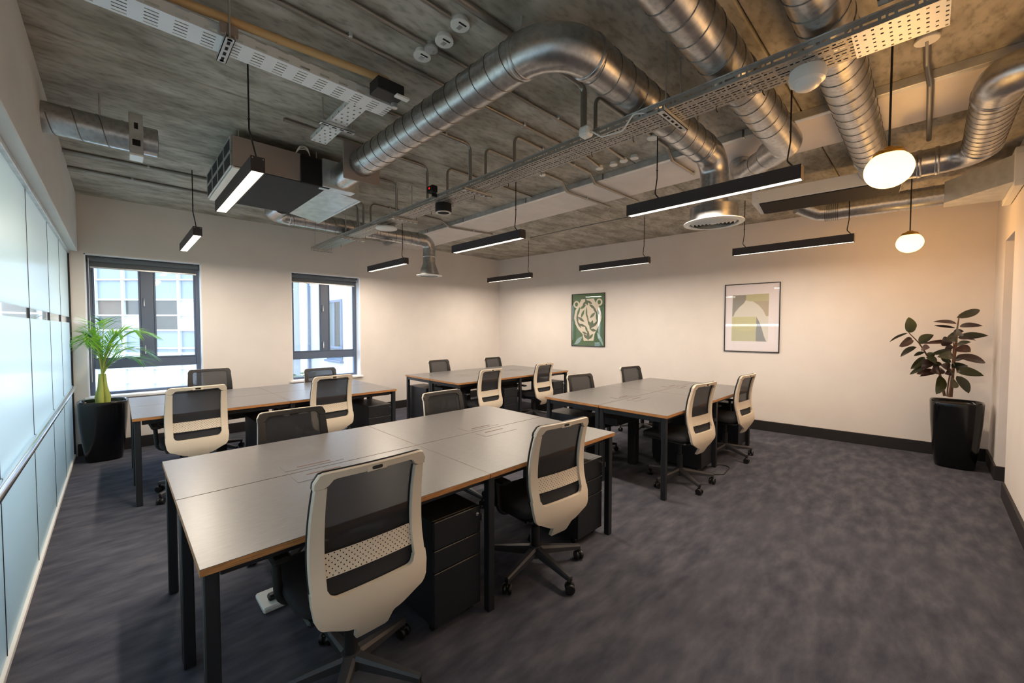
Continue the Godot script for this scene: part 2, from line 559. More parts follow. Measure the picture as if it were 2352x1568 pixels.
func build_window(n: int, x0: float, x1: float) -> void:
	var y0 := 0.655
	var y1 := 2.335
	var zf := WZ - 0.145      # room face of the frame
	var zb := WZ - 0.215
	var w := Node3D.new()
	w.name = "window_%d" % n
	add_child(w)
	tag(w, ["", "grey framed window behind the palm, looking onto a gridded glass facade", "grey framed window behind the bench, looking onto a white rendered wall"][n], "", "", "structure")
	# white plaster lining of the reveal
	var lin := MB.new()
	lin.box(Vector3(x0, y0, zb), Vector3(x0 + 0.012, y1, WZ + 0.001))
	lin.box(Vector3(x1 - 0.012, y0, zb), Vector3(x1, y1, WZ + 0.001))
	lin.box(Vector3(x0, y1 - 0.012, zb), Vector3(x1, y1, WZ + 0.001))
	part("reveal_lining", lin, mats.reveal, w)
	part("sill", MB.new().box(Vector3(x0 - 0.03, y0 - 0.02, zb), Vector3(x1 + 0.03, y0 + 0.012, WZ + 0.035), 0.006), mats.reveal, w)
	x0 += 0.012
	x1 -= 0.012
	y1 -= 0.012
	y0 += 0.012
	var xm := (x0 + x1) * 0.5
	var f := 0.045
	part("frame", MB.new().box(Vector3(x0, y0, zb), Vector3(x0 + f, y1, zf), 0.004), mats.frame_blue, w)
	part("frame", MB.new().box(Vector3(x1 - f, y0, zb), Vector3(x1, y1, zf), 0.004), mats.frame_blue, w)
	part("frame", MB.new().box(Vector3(x0 + f, y1 - f, zb), Vector3(x1 - f, y1, zf), 0.004), mats.frame_blue, w)
	part("frame", MB.new().box(Vector3(x0 + f, y0, zb), Vector3(x1 - f, y0 + f * 0.7, zf), 0.004), mats.frame_blue, w)
	part("mullion", MB.new().box(Vector3(xm - 0.065, 1.095, zb), Vector3(xm + 0.065, y1 - f, zf), 0.006), mats.frame_blue, w)
	part("transom", MB.new().box(Vector3(x0 + f, 0.98, zb), Vector3(x1 - f, 1.095, zf), 0.006), mats.frame_blue, w)
	# casement sashes, panes
	for s in [[x0 + f, xm - 0.065], [xm + 0.065, x1 - f]]:
		var p := part("pane", MB.new().box(Vector3(s[0], 1.095, zb + 0.030), Vector3(s[1], y1 - f, zb + 0.036)), mats.pane, w)
		var bead := MB.new()
		bead.box(Vector3(s[0], 1.095, zf - 0.012), Vector3(s[0] + 0.018, y1 - f, zf + 0.004), 0.002)
		bead.box(Vector3(s[1] - 0.018, 1.095, zf - 0.012), Vector3(s[1], y1 - f, zf + 0.004), 0.002)
		bead.box(Vector3(s[0] + 0.018, 1.095, zf - 0.012), Vector3(s[1] - 0.018, 1.113, zf + 0.004), 0.002)
		bead.box(Vector3(s[0] + 0.018, y1 - f - 0.018, zf - 0.012), Vector3(s[1] - 0.018, y1 - f, zf + 0.004), 0.002)
		part("sash", bead, mats.frame_blue, p)
	part("pane", MB.new().box(Vector3(x0 + f, y0 + f * 0.7, zb + 0.030), Vector3(x1 - f, 0.98, zb + 0.036)), mats.pane, w)
	for hy in [1.25, 1.85]:
		part("window_handle", MB.new().tube([Vector3(xm - 0.03, hy, zf + 0.004), Vector3(xm - 0.03, hy, zf + 0.028), Vector3(xm - 0.03, hy - 0.10, zf + 0.028)], 0.007, 8), mats.zinc, w)
	# roller blind, rolled up
	var bl := thing("roller_blind", ["", "grey roller blind rolled up above the window behind the palm", "grey roller blind rolled up above the window with the white wall view"][n], "blind", Vector3(xm, y1 - 0.035, zf + 0.045), 0, "roller blinds at the windows")
	var hw := (x1 - x0) * 0.5 - 0.01
	part("roll", MB.new().tube([Vector3(-hw, 0, 0), Vector3(hw, 0, 0)], 0.030, 14), mats.blind, bl)
	part("hanging_fabric", MB.new().box(Vector3(-hw + 0.02, -0.085, -0.031), Vector3(hw - 0.02, 0, -0.029)), mats.blind, bl)
	part("bottom_bar", MB.new().box(Vector3(-hw + 0.02, -0.105, -0.036), Vector3(hw - 0.02, -0.085, -0.024), 0.003), mats.zinc, bl)
	for s in [-1.0, 1.0]:
		part("bracket", MB.new().cbox(Vector3(s * (hw + 0.004), 0.0, -0.015), Vector3(0.006, 0.07, 0.06), 0.002), mats.black_metal, bl)
	part("pull_chain", MB.new().tube([Vector3(-hw + 0.012 if n == 1 else hw - 0.012, 0, 0.034), Vector3(-hw + 0.012 if n == 1 else hw - 0.012, -1.45, 0.034)], 0.0028, 6), mats.white_plastic, bl)

# ------------------------------------------------------------------ what stands outside
func build_outside() -> void:
	struct("ground", MB.new().box(Vector3(-40, -0.9, -60), Vector3(50, -0.7, -7.2)), mats.ground, "pale paved courtyard outside the windows")
	# gridded glass facade opposite the first window
	var o := thing("glass_office_block", "office block with a white gridded glass facade seen through the palm window", "building", EYE + cam_basis * Vector3(0, 0, -14.0) * Vector3(1, 0, 1) + Vector3(0, -1.48 - 0.7, 0), deg_to_rad(-44.294))
	o.position.y = -0.7
	var ys := [0.0, 0.28, 0.77, 1.30, 1.47, 2.09, 2.60, 3.14, 3.82, 4.9, 6.1, 7.4]
	part("core_wall", MB.new().box(Vector3(-24, 0, -1.9), Vector3(-8.3, 7.4, -0.6)), mats.facade_white, o)
	var x := -21.0
	var cols := []
	while x < -8.3:
		cols.append(x)
		x += 0.955
	for cx in cols:
		part("mullion", MB.new().box(Vector3(cx - 0.035, 0, -0.10), Vector3(cx + 0.035, 7.4, 0.06)), mats.facade_white, o)
	for y in ys:
		part("transom", MB.new().box(Vector3(-21, y - 0.025, -0.08), Vector3(-8.6, y + 0.025, 0.05)), mats.facade_white, o)
	rng.seed = 77
	for i in cols.size() - 1:
		for j in ys.size() - 1:
			var m: Material = mats.facade_white
			if j == 3 or j == 4 or j == 7 or j == 8:
				m = mats.facade_blue
			elif j == 6:
				m = [mats.facade_dark, mats.facade_dark, mats.facade_brown, mats.facade_white][(i * 3 + 1) % 4]
			elif j == 5:
				m = [mats.facade_dark, mats.facade_white, mats.facade_dark, mats.facade_dark][(i * 2 + 1) % 4]
			elif j == 10:
				m = mats.facade_green
			part("panel", MB.new().box(Vector3(cols[i] + 0.035, ys[j] + 0.025, -0.05), Vector3(cols[i + 1] - 0.035, ys[j + 1] - 0.025, -0.03)), m, o)
	# white rendered wing beside the second window
	var b := thing("rendered_wing", "white rendered building wing with slim dark framed windows", "building", Vector3(5.5, -0.7, -12.0))
	part("wall", MB.new().box(Vector3(0, 0, -5.4), Vector3(3.0, 8, 4.7)), mats.facade_white, b)
	part("drainpipe", MB.new().box(Vector3(-0.10, 0, -5.2), Vector3(0.0, 8, -5.02), 0.01), mats.frame_blue, b)
	for z0 in [-3.2, -0.4, 2.2]:
		var wz: float = z0
		var fr := MB.new()
		fr.box(Vector3(-0.06, 1.05, wz), Vector3(0.02, 3.15, wz + 0.09), 0.008)
		fr.box(Vector3(-0.06, 1.05, wz + 1.26), Vector3(0.02, 3.15, wz + 1.35), 0.008)
		fr.box(Vector3(-0.06, 3.06, wz + 0.09), Vector3(0.02, 3.15, wz + 1.26), 0.008)
		fr.box(Vector3(-0.06, 1.05, wz + 0.09), Vector3(0.02, 1.13, wz + 1.26), 0.008)
		fr.box(Vector3(-0.06, 1.45, wz + 0.09), Vector3(0.02, 1.53, wz + 1.26), 0.008)
		fr.box(Vector3(-0.06, 1.53, wz + 0.63), Vector3(0.02, 3.06, wz + 0.72), 0.008)
		var f := part("window_frame", fr, mats.frame_blue, b)
		part("sill", MB.new().box(Vector3(-0.14, 0.98, wz - 0.05), Vector3(0.02, 1.05, wz + 1.40), 0.01), mats.frame_blue, b)
		part("pane", MB.new().box(Vector3(-0.02, 1.53, wz + 0.09), Vector3(-0.012, 3.06, wz + 0.63)), mats.facade_green, f)
		part("pane", MB.new().box(Vector3(-0.02, 1.53, wz + 0.72), Vector3(-0.012, 3.06, wz + 1.26)), mats.facade_dark, f)
		part("pane", MB.new().box(Vector3(-0.02, 1.13, wz + 0.09), Vector3(-0.012, 1.45, wz + 1.26)), mats.facade_green, f)
	# low clipped hedge at the foot of the wing
	var h := thing("hedge", "low green hedge at the foot of the rendered wing", "hedge", Vector3(3.2, -0.7, -11.8))
	rng.seed = 5
	var core := MB.new()
	core.box(Vector3(-1.6, 0, -3.2), Vector3(1.6, 0.55, 3.2), 0.1)
	part("branches", core, mats.hedge, h)
	var hb := MB.new()
	for i in 1600:
		var p := Vector3(rng.randf_range(-1.7, 1.7), rng.randf_range(0.1, 0.68), rng.randf_range(-3.3, 3.3))
		var d := Vector3(rng.randf_range(-1, 1), rng.randf_range(-0.2, 1), rng.randf_range(-1, 1)).normalized() * 0.09
		var s := d.cross(Vector3(rng.randf(), rng.randf(), rng.randf())).normalized() * 0.035
		hb.quad(p - d, p + s, p + d, p - s)
	tag(part("foliage", hb, mats.hedge, h), "", "", "", "stuff")

# ------------------------------------------------------------------ lamps
func build_linear_lights() -> void:
	# the fitting hangs along z; far end, near end and where its flexes leave the slab
	var defs := [
		[0.594, -3.800, [[-0.03, 0.98]], "slim black linear LED pendant in front of the fan coil unit"],
		[0.578, -6.035, [[-0.02, 0.93]], "slim black linear LED pendant above the palm window"],
		[2.880, -6.170, [[0.0, 0.93]], "slim black linear LED pendant beside the small hooded diffuser"],
		[2.880, -3.930, [[0.0, 0.93]], "slim black linear LED pendant hanging under the long cable tray"],
		[5.205, -5.985, [[0.0, 0.96]], "slim black linear LED pendant in the corner by the green print"],
		[5.180, -3.785, [[0.0, 0.95]], "slim black linear LED pendant over the green print"],
		[2.930, -1.675, [[0.0, 0.22], [0.0, 0.965]], "slim black linear LED pendant passing before the round diffuser"],
		[5.420, -1.680, [[0.0, 0.12], [0.0, 0.98]], "slim black linear LED pendant over the abstract print"]]
	for d in defs:
		var L := 1.13
		var y := 2.36
		var t := thing("linear_pendant_light", d[3], "pendant light", Vector3(d[0], y, d[1] + L * 0.5), 0, "black linear LED pendants in three rows")
		var b := MB.new()
		b.box(Vector3(-0.035, 0.012, -L * 0.5), Vector3(0.035, 0.085, L * 0.5), 0.002)
		b.box(Vector3(-0.035, 0, -L * 0.5), Vector3(-0.031, 0.012, L * 0.5))
		b.box(Vector3(0.031, 0, -L * 0.5), Vector3(0.035, 0.012, L * 0.5))
		part("housing", b, mats.fixture, t)
		for s in [-1.0, 1.0]:
			var cap := part("end_cap", MB.new().cbox(Vector3(0, 0.0425, s * (L * 0.5 + 0.002)), Vector3(0.072, 0.086, 0.004), 0.001), mats.fixture, t)
			var sc := MB.new()
			for q in [-0.026, 0.026]:
				sc.tube([Vector3(q, 0.074, s * (L * 0.5 + 0.003)), Vector3(q, 0.074, s * (L * 0.5 + 0.006))], 0.003, 8)
			part("screw", sc, mats.zinc, cap)
		part("light_diffuser", MB.new().box(Vector3(-0.031, 0.004, -L * 0.5 + 0.003), Vector3(0.031, 0.0115, L * 0.5 - 0.003)), mats.led, t)
		for q in d[2]:
			var z: float = -L * 0.5 + q[1] * L
			var top := CEIL - y
			var k := part("flex", MB.new().tube(fillet([Vector3(0, 0.085, z), Vector3(0.0, 0.13, z - 0.035), Vector3(q[0], 0.24, z - 0.02), Vector3(q[0], top, z - 0.02)], 0.05, 5), 0.0045, 8), mats.cable, t)
			part("cable_tie", MB.new().cbox(Vector3(q[0], 0.30, z - 0.02), Vector3(0.014, 0.006, 0.014), 0.002), mats.cable, k)
		var a := AreaLight3D.new()
		a.name = "area_light"
		a.area_size = Vector2(0.062, L - 0.01)
		a.light_color = Color(1.0, 0.93, 0.85)
		a.light_energy = LED_ENERGY
		a.area_range = 14.0
		a.shadow_enabled = true
		t.add_child(a, true)
		a.position = Vector3(0, -0.004, 0)
		a.rotation_degrees = Vector3(-90, 0, 0)

func build_globes() -> void:
	for d in [[Vector3(2.985, 2.33, -0.168), "warm opal globe pendant with brass cap beside the cable tray end"], [Vector3(5.68, 2.33, -0.147), "warm opal globe pendant with brass cap over the rubber plant side of the picture wall"]]:
		var t := thing("globe_pendant_light", d[1], "pendant light", d[0], 0, "warm globe pendants")
		var r := 0.103
		var prof := []
		for i in 19:
			var a := PI * i / 18.0
			prof.append(Vector2(maxf(sin(a), 0.0) * r, -cos(a) * r * 0.93))
		prof[0].x = 0.0
		prof[18].x = 0.0
		part("lamp_globe", MB.new().lathe(prof, 32), mats.globe, t)
		part("cap", MB.new().lathe([Vector2(0.0, 0.118), Vector2(0.022, 0.118), Vector2(0.03, 0.108), Vector2(0.058, 0.098), Vector2(0.066, 0.086), Vector2(0.066, 0.074), Vector2(0.0, 0.074)], 24), mats.brass, t)
		part("flex", MB.new().tube([Vector3(0, 0.115, 0), Vector3(0, CEIL - d[0].y, 0)], 0.005, 8), mats.cable, t)
		var l := OmniLight3D.new()
		l.name = "bulb_light"
		l.light_color = Color(1.0, 0.74, 0.42)
		l.light_energy = GLOBE_ENERGY
		l.light_size = 0.09
		l.omni_range = 14.0
		l.omni_attenuation = 2.0
		l.shadow_enabled = true
		t.add_child(l, true)

# ------------------------------------------------------------------ ducts and units
func spiral(b: MB, a: Vector3, c: Vector3, r: float, pitch: float) -> void:
	var d := (c - a).normalized()
	var s := d.cross(Vector3.UP).normalized()
	if absf(d.y) > 0.9:
		s = Vector3.RIGHT
	var u := d.cross(s)
	var len := (c - a).length()
	var turns := len / pitch
	var n := int(turns * 22.0)
	var pts := []
	for i in n + 1:
		var f := float(i) / n
		var an := TAU * turns * f
		pts.append(a + d * len * f + (s * cos(an) + u * sin(an)) * (r + 0.0006))
	b.tube(pts, 0.0030, 5, false)

func duct(label: String, pts: Array, r: float, bend: float, runs: Array, at: Vector3, collars: Array = []) -> Node3D:
	# pts, runs and collars in world coordinates
	var t := thing("spiral_duct", label, "duct", at)
	var lp := []
	for p in pts:
		lp.append(p - at)
	var path := fillet(lp, bend, 12)
	part("duct_run", MB.new().tube(path, r, 28), mats.galv, t)
	for q in runs:
		var b := MB.new()
		spiral(b, q[0] - at, q[1] - at, r, q[2])
		part("spiral_seam", b, mats.seam, t)
	for q in collars:
		var d: Vector3 = q[1]
		var c: Vector3 = q[0] - at
		part("collar", MB.new().tube([c - d * 0.014, c - d * 0.010, c + d * 0.010, c + d * 0.014], [r + 0.001, r + 0.006, r + 0.006, r + 0.001], 28), mats.galv, t)
	return t

func diffuser(label: String, at: Vector3, r: float, neck: float, cone := false) -> void:
	var t := thing("air_diffuser", label, "air vent", at, 0, "round ceiling diffusers")
	if cone:
		part("neck", MB.new().lathe([Vector2(neck, 0.30), Vector2(neck, 0.20), Vector2(neck * 1.0, 0.19), Vector2(r * 0.76, 0.035), Vector2(r * 0.78, 0.012)], 32), mats.galv, t)
	else:
		part("neck", MB.new().lathe([Vector2(neck, 0.24), Vector2(neck, 0.13), Vector2(r * 0.80, 0.12), Vector2(r * 0.80, 0.012)], 36), mats.galv, t)
	part("flange", MB.new().lathe([Vector2(r * 0.80, 0.012), Vector2(r, 0.006), Vector2(r, 0.0), Vector2(r * 0.82, -0.006), Vector2(r * 0.80, 0.004)], 40), mats.white_plastic, t)
	for k in 5:
		var q := r * (0.665 - 0.125 * k)
		part("ring", MB.new().lathe([Vector2(q, -0.008), Vector2(q + r * 0.115, 0.010), Vector2(q + r * 0.11, 0.014), Vector2(q - 0.004, -0.004)], 36), mats.white_plastic, t)
	part("centre_disc", MB.new().lathe([Vector2(0.0, -0.006), Vector2(r * 0.11, -0.003), Vector2(r * 0.12, 0.004), Vector2(0, 0.006)], 20), mats.white_plastic, t)

func build_ducts() -> void:
	var y := 2.802
	var X := Vector3.RIGHT
	var Z := Vector3.BACK
	var r := 0.101
	# the bent duct from the first unit to the round diffuser
	var bent := duct("galvanised spiral duct bending from the fan coil unit to the round diffuser",
		[Vector3(1.450, y, -3.74), Vector3(1.450, y, -1.190), Vector3(3.36, y, -1.190), Vector3(3.36, 2.50, -1.190)], r, 0.225,
		[[Vector3(1.450, y, -3.2), Vector3(1.450, y, -1.44), 0.115], [Vector3(1.69, y, -1.190), Vector3(3.09, y, -1.190), 0.135]], Vector3(1.450, y, -1.190),
		[[Vector3(1.450, y, -1.42), Z], [Vector3(1.68, y, -1.190), X], [Vector3(3.10, y, -1.190), X], [Vector3(3.36, 2.535, -1.190), Vector3.UP]])
	for q in [Vector3(1.450, y, -1.42), Vector3(3.02, y, -1.190)]:
		part("hanger_rod", MB.new().tube([q - bent.position + Vector3(0, r, 0), q - bent.position + Vector3(0, CEIL - y, 0)], 0.005, 6), mats.zinc, bent)
	diffuser("round white diffuser on the bent duct, between two black pendants", Vector3(3.36, 2.297, -1.190), 0.215, 0.101)
	# second and third straight ducts from behind the camera
	var d2 := duct("galvanised spiral duct crossing the tray and turning off at the beam", [Vector3(1.1, y, -0.739), Vector3(3.46, y, -0.739), Vector3(3.60, y, -0.875)], r, 0.2,
		[[Vector3(1.1, y, -0.739), Vector3(3.12, y, -0.739), 0.135]], Vector3(2.2, y, -0.739), [[Vector3(2.35, y, -0.739), X]])
	part("hanger_rod", MB.new().tube([Vector3(0.16, r, 0), Vector3(0.16, CEIL - y, 0)], 0.005, 6), mats.zinc, d2)
	# smaller branch that leaves towards the windows
	var sm := thing("branch_duct", "small galvanised duct branch turning up above the black pendant", "duct", Vector3(3.60, y, -0.875))
	part("duct_run", MB.new().tube(fillet([Vector3(-0.04, 0, 0.04), Vector3(0.23, 0, -0.20), Vector3(0.31, 0.03, -0.28), Vector3(0.34, 0.125, -0.31)], 0.10, 6), 0.086, 24), mats.galv, sm)
	for q in [Vector3(0.02, 0, -0.015), Vector3(0.13, 0, -0.11)]:
		part("collar", MB.new().tube([q, q + Vector3(0.011, 0, -0.010)], 0.090, 24), mats.galv, sm)
	var d3 := duct("galvanised spiral duct running straight under the beam to the second unit", [Vector3(1.1, y, -0.340), Vector3(4.25, y, -0.340), Vector3(4.55, y, -0.340)], r, 0.2,
		[[Vector3(1.1, y, -0.340), Vector3(4.2, y, -0.340), 0.125]], Vector3(2.2, y, -0.340), [[Vector3(2.38, y, -0.340), X], [Vector3(4.2, y, -0.340), X]])
	part("hanger_rod", MB.new().tube([Vector3(0.19, r, 0), Vector3(0.19, CEIL - y, 0)], 0.005, 6), mats.zinc, d3)
	var d4 := duct("galvanised spiral duct looping down by the doorway into the second unit", [Vector3(3.30, y - 0.012, 0.48), Vector3(3.30, y - 0.012, 0.24), Vector3(4.62, y - 0.012, 0.24), Vector3(4.62, y - 0.012, -0.17)], r, 0.19,
		[[Vector3(3.55, y - 0.012, 0.24), Vector3(4.40, y - 0.012, 0.24), 0.085]], Vector3(3.30, y - 0.012, 0.24), [[Vector3(3.52, y - 0.012, 0.24), X], [Vector3(4.43, y - 0.012, 0.24), X], [Vector3(4.62, y - 0.012, 0.02), Z], [Vector3(4.62, y - 0.012, -0.08), Z]])
	part("hanger_rod", MB.new().tube([Vector3(0.3, r, 0), Vector3(0.3, CEIL - y, 0)], 0.005, 6), mats.zinc, d4)
	# duct along the window wall, from the back of the first unit
	var yw := 2.79
	duct("galvanised spiral duct along the window wall to the hooded diffuser", [Vector3(1.30, yw, -4.86), Vector3(1.30, yw, -5.32), Vector3(3.43, yw, -5.32), Vector3(3.43, 2.55, -5.32)], 0.092, 0.17,
		[[Vector3(1.52, yw, -5.32), Vector3(3.20, yw, -5.32), 0.12]], Vector3(2.3, yw, -5.32), [[Vector3(1.50, yw, -5.32), X], [Vector3(3.21, yw, -5.32), X], [Vector3(3.43, 2.56, -5.32), Vector3.UP]])
	diffuser("small hooded diffuser hanging in front of the window wall", Vector3(3.43, 2.27, -5.32), 0.195, 0.092, true)
	# short duct out of the bulkhead
	var st := thing("stub_duct", "short dull duct stub coming out of the bulkhead over the frosted glass", "duct", Vector3(BX, 2.765, -3.80))
	part("duct_run", MB.new().tube([Vector3(0, 0, 0), Vector3(0.53, 0, 0)], 0.092, 26), mats.galv, st)
	var ss := MB.new()
	spiral(ss, Vector3(0.02, 0, 0), Vector3(0.36, 0, 0), 0.092, 0.12)
	part("spiral_seam", ss, mats.seam, st)
	part("end_disc", MB.new().tube([Vector3(0.522, 0, 0), Vector3(0.532, 0, 0)], 0.089, 26), mats.dark_panel, st)
	var br := part("bracket", MB.new().box(Vector3(0.385, -0.135, 0.085), Vector3(0.455, 0.13, 0.105), 0.004), mats.zinc, st)
	part("foot_plate", MB.new().box(Vector3(0.385, -0.145, -0.03), Vector3(0.455, -0.132, 0.105), 0.003), mats.white_plastic, br)
	part("head_plate", MB.new().box(Vector3(0.385, 0.12, -0.02), Vector3(0.455, 0.132, 0.105), 0.003), mats.zinc, br)
	var hs := MB.new()
	for q in [[-0.06, 0.02], [0.05, 0.01]]:
		hs.box(Vector3(0.42 - q[1], q[0] - 0.02, 0.1045), Vector3(0.42 + q[1], q[0] + 0.02, 0.1065))
	part("bracket_slot", hs, mats.black, br)
	part("hanger_rod", MB.new().tube([Vector3(0.25, 0.09, 0), Vector3(0.25, CEIL - 2.765, 0)], 0.006, 6), mats.zinc, st)
	# return duct near the picture wall with its wall hood
	var u := art_xf().basis.x
	var ra := thing("return_duct", "galvanised return duct under the second unit running to the wall grille", "duct", Vector3(5.76, 2.78, -0.42))
	part("duct_run", MB.new().tube([u * -0.62 + Vector3(-0.10, 0.10, -0.02), u * -0.55 + Vector3(-0.04, 0.05, 0), u * -0.47 + Vector3(-0.01, 0.01, 0), u * -0.38, u * 0.50], 0.10, 24), mats.galv, ra)
	var fl := MB.new()
	for k in 7:
		var q := u * (-0.42 + 0.018 * k)
		fl.tube([q, q + u * 0.008], 0.104, 22, false)
	part("flexible_end", fl, mats.seam, ra)
	for k in 4:
		part("collar", MB.new().tube([u * (-0.15 + k * 0.19), u * (-0.138 + k * 0.19)], 0.1035, 24), mats.galv, ra)
	var h0 := u * 0.50
	var rg0 := PackedVector3Array()
	var rg1 := PackedVector3Array()
	for q in [Vector2(-1, -1), Vector2(1, -1), Vector2(1, 1), Vector2(-1, 1)]:
		rg0.append(h0 + Vector3(q.x * 0.10, q.y * 0.10, 0))
		rg1.append(Vector3(-0.32 + q.x * 0.34, -0.035 + q.y * 0.105, 0.865))
	part("hood", MB.new().loft([rg0, rg1]), mats.zinc, ra)
	var gr := thing("wall_grille_frame", "white framed air grille on the door wall above the doorway", "air vent", Vector3(5.44, 2.745, 0.445))
	var gf := MB.new()
	gf.box(Vector3(-0.38, -0.15, 0), Vector3(0.38, -0.105, 0.05), 0.004)
	gf.box(Vector3(-0.38, 0.105, 0), Vector3(0.38, 0.15, 0.05), 0.004)
	gf.box(Vector3(-0.38, -0.105, 0), Vector3(-0.33, 0.105, 0.05), 0.004)
	gf.box(Vector3(0.33, -0.105, 0), Vector3(0.38, 0.105, 0.05), 0.004)
	part("frame", gf, mats.white_plastic, gr)

func build_units() -> void:
	# first fan coil unit, over the aisle by the frosted glass
	var o := Vector3(0.655, 2.69, -3.685)
	var t := thing("fan_coil_unit", "ceiling fan coil unit with filter grid and dark underside by the frosted glass", "air conditioner", o)
	# local: x 0..0.69, y 0..0.235, z -1.09..0
	part("casing", MB.new().box(Vector3(0.012, 0.006, -1.09), Vector3(0.69, 0.235, -0.006), 0.004), mats.dark_panel, t)
	part("side_panel", MB.new().box(Vector3(0.0, 0.012, -0.006), Vector3(0.475, 0.237, 0.004), 0.002), mats.card, t)
	part("control_box", MB.new().box(Vector3(0.475, -0.002, -0.006), Vector3(0.705, 0.228, 0.03), 0.003), mats.black, t)
	part("control_tab", MB.new().box(Vector3(0.645, 0.10, 0.028), Vector3(0.69, 0.19, 0.034), 0.002), mats.card, t)
	part("underside_strip", MB.new().box(Vector3(0.0, -0.004, -1.09), Vector3(0.11, 0.008, -0.006), 0.002), mats.white_plastic, t)
	for i in 4:
		for j in 2:
			var z0 := -0.01 - 0.27 * (i + 1)
			var y0 := 0.012 + j * 0.112
			var f := MB.new()
			f.box(Vector3(-0.012, y0, z0), Vector3(0.012, y0 + 0.008, z0 + 0.265))
			f.box(Vector3(-0.012, y0 + 0.10, z0), Vector3(0.012, y0 + 0.108, z0 + 0.265))
			f.box(Vector3(-0.012, y0 + 0.008, z0), Vector3(0.012, y0 + 0.10, z0 + 0.010))
			f.box(Vector3(-0.012, y0 + 0.008, z0 + 0.255), Vector3(0.012, y0 + 0.10, z0 + 0.265))
			var fp := part("filter_frame", f, mats.zinc, t)
			part("filter_mat", MB.new().box(Vector3(-0.008, y0 + 0.008, z0 + 0.01), Vector3(0.012, y0 + 0.10, z0 + 0.255)), mats.filter, fp)
	# supply plenum on the far side
	var pl := MB.new()
	var r0 := PackedVector3Array([Vector3(0.69, 0.004, -1.08), Vector3(0.69, 0.004, -0.02), Vector3(0.69, 0.225, -0.02), Vector3(0.69, 0.225, -1.08)])
	var r1 := PackedVector3Array([Vector3(1.035, 0.002, -1.26), Vector3(1.035, 0.002, -0.14), Vector3(1.035, 0.215, -0.14), Vector3(1.035, 0.215, -1.26)])
	pl.loft([r0, r1])
	part("supply_plenum", pl, mats.zinc, t)
	part("plenum_lip", MB.new().box(Vector3(1.03, -0.006, -1.27), Vector3(1.05, 0.008, -0.13), 0.002), mats.zinc, t)
	# square spigot plate round the bent duct
	var sp := part("spigot_plate", MB.new().box(Vector3(0.65, -0.03, 0.44), Vector3(0.95, 0.265, 0.455), 0.003), mats.card, t)
	part("spigot_box", MB.new().box(Vector3(0.635, 0.0, -0.06), Vector3(0.92, 0.235, 0.05), 0.003), mats.zinc, sp)
	for q in [Vector3(0.05, 0.235, -0.05), Vector3(0.05, 0.235, -1.0), Vector3(0.62, 0.235, -0.05)]:
		part("hanger_rod", MB.new().tube([q, Vector3(q.x, CEIL - o.y, q.z)], 0.005, 6), mats.zinc, t)
	var wires := MB.new()
	for k in 3:
		wires.tube(fillet([Vector3(0.44, 0.236, 0.0), Vector3(0.46, 0.265 + k * 0.012, 0.02 + k * 0.01), Vector3(0.53, 0.285 + k * 0.008, 0.01), Vector3(0.56, 0.21, 0.0)], 0.03, 4), 0.0035, 6)
	part("wire_loop", wires, mats.white_plastic, t)
	# second unit, below the beam near the picture wall
	var u := art_xf().basis.x
	var t2 := thing("fan_coil_unit", "long pale fan coil unit with a black underside panel near the picture wall", "air conditioner", Vector3(4.60, 2.715, -1.22), atan2(-u.z, u.x) + PI * 0.5)
	# local: z runs along the picture wall towards the doorway
	var R := 0.0
	part("casing", MB.new().box(Vector3(R - 0.03, 0.002, -0.04), Vector3(R + 0.46, 0.115, 1.055), 0.004), mats.bulkhead, t2)
	part("underside_panel", MB.new().prism(PackedVector2Array([Vector2(0.0, 0.02), Vector2(0.42, 0.0), Vector2(0.44, 0.02), Vector2(0.44, 1.05), Vector2(0.0, 1.05)]), -0.006, 0.004, Transform3D(Basis(Vector3.RIGHT, Vector3.BACK, Vector3.UP), Vector3.ZERO)), mats.black, t2)
	part("drain_knob", MB.new().tube([Vector3(-0.03, 0.05, 0.02), Vector3(-0.06, 0.05, 0.02)], 0.012, 10), mats.white_plastic, t2)
	for q in [Vector3(0.05, 0.115, 0.1), Vector3(0.4, 0.115, 0.1), Vector3(0.05, 0.115, 1.0)]:
		part("hanger_rod", MB.new().tube([q, Vector3(q.x, CEIL - 2.715, q.z)], 0.005, 6), mats.zinc, t2)

# ------------------------------------------------------------------ trays, conduits and small ceiling fittings
func tray_mesh(len: float, wid: float, side: float) -> Array:
	# along z from 0 to len, base at y 0; returns [base, flanges]
	var b := MB.new()
	b.sheet(Vector3(0, 0, 0), Vector3(0, 0, len), Vector3(wid, 0, len), Vector3(wid, 0, 0), Vector2(0, 0), Vector2(len / 0.1, 1))
	var f := MB.new()
	for x in [0.0, wid]:
		f.sheet(Vector3(x, 0, 0), Vector3(x, 0, len), Vector3(x, side, len), Vector3(x, side, 0), Vector2(0, 0.12), Vector2(len / 0.1, 0.36))
	var lip := MB.new()
	for x in [0.0, wid]:
		lip.box(Vector3(x - 0.004, side - 0.003, 0), Vector3(x + 0.004, side + 0.003, len))
	return [b, f, lip]

func add_tray(t: Node3D, m: Material, len: float, wid: float, side: float) -> void:
	var q := tray_mesh(len, wid, side)
	part("tray_base", q[0], m, t)
	part("tray_side", q[1], m, t)
	part("tray_lip", q[2], mats.zinc, t)

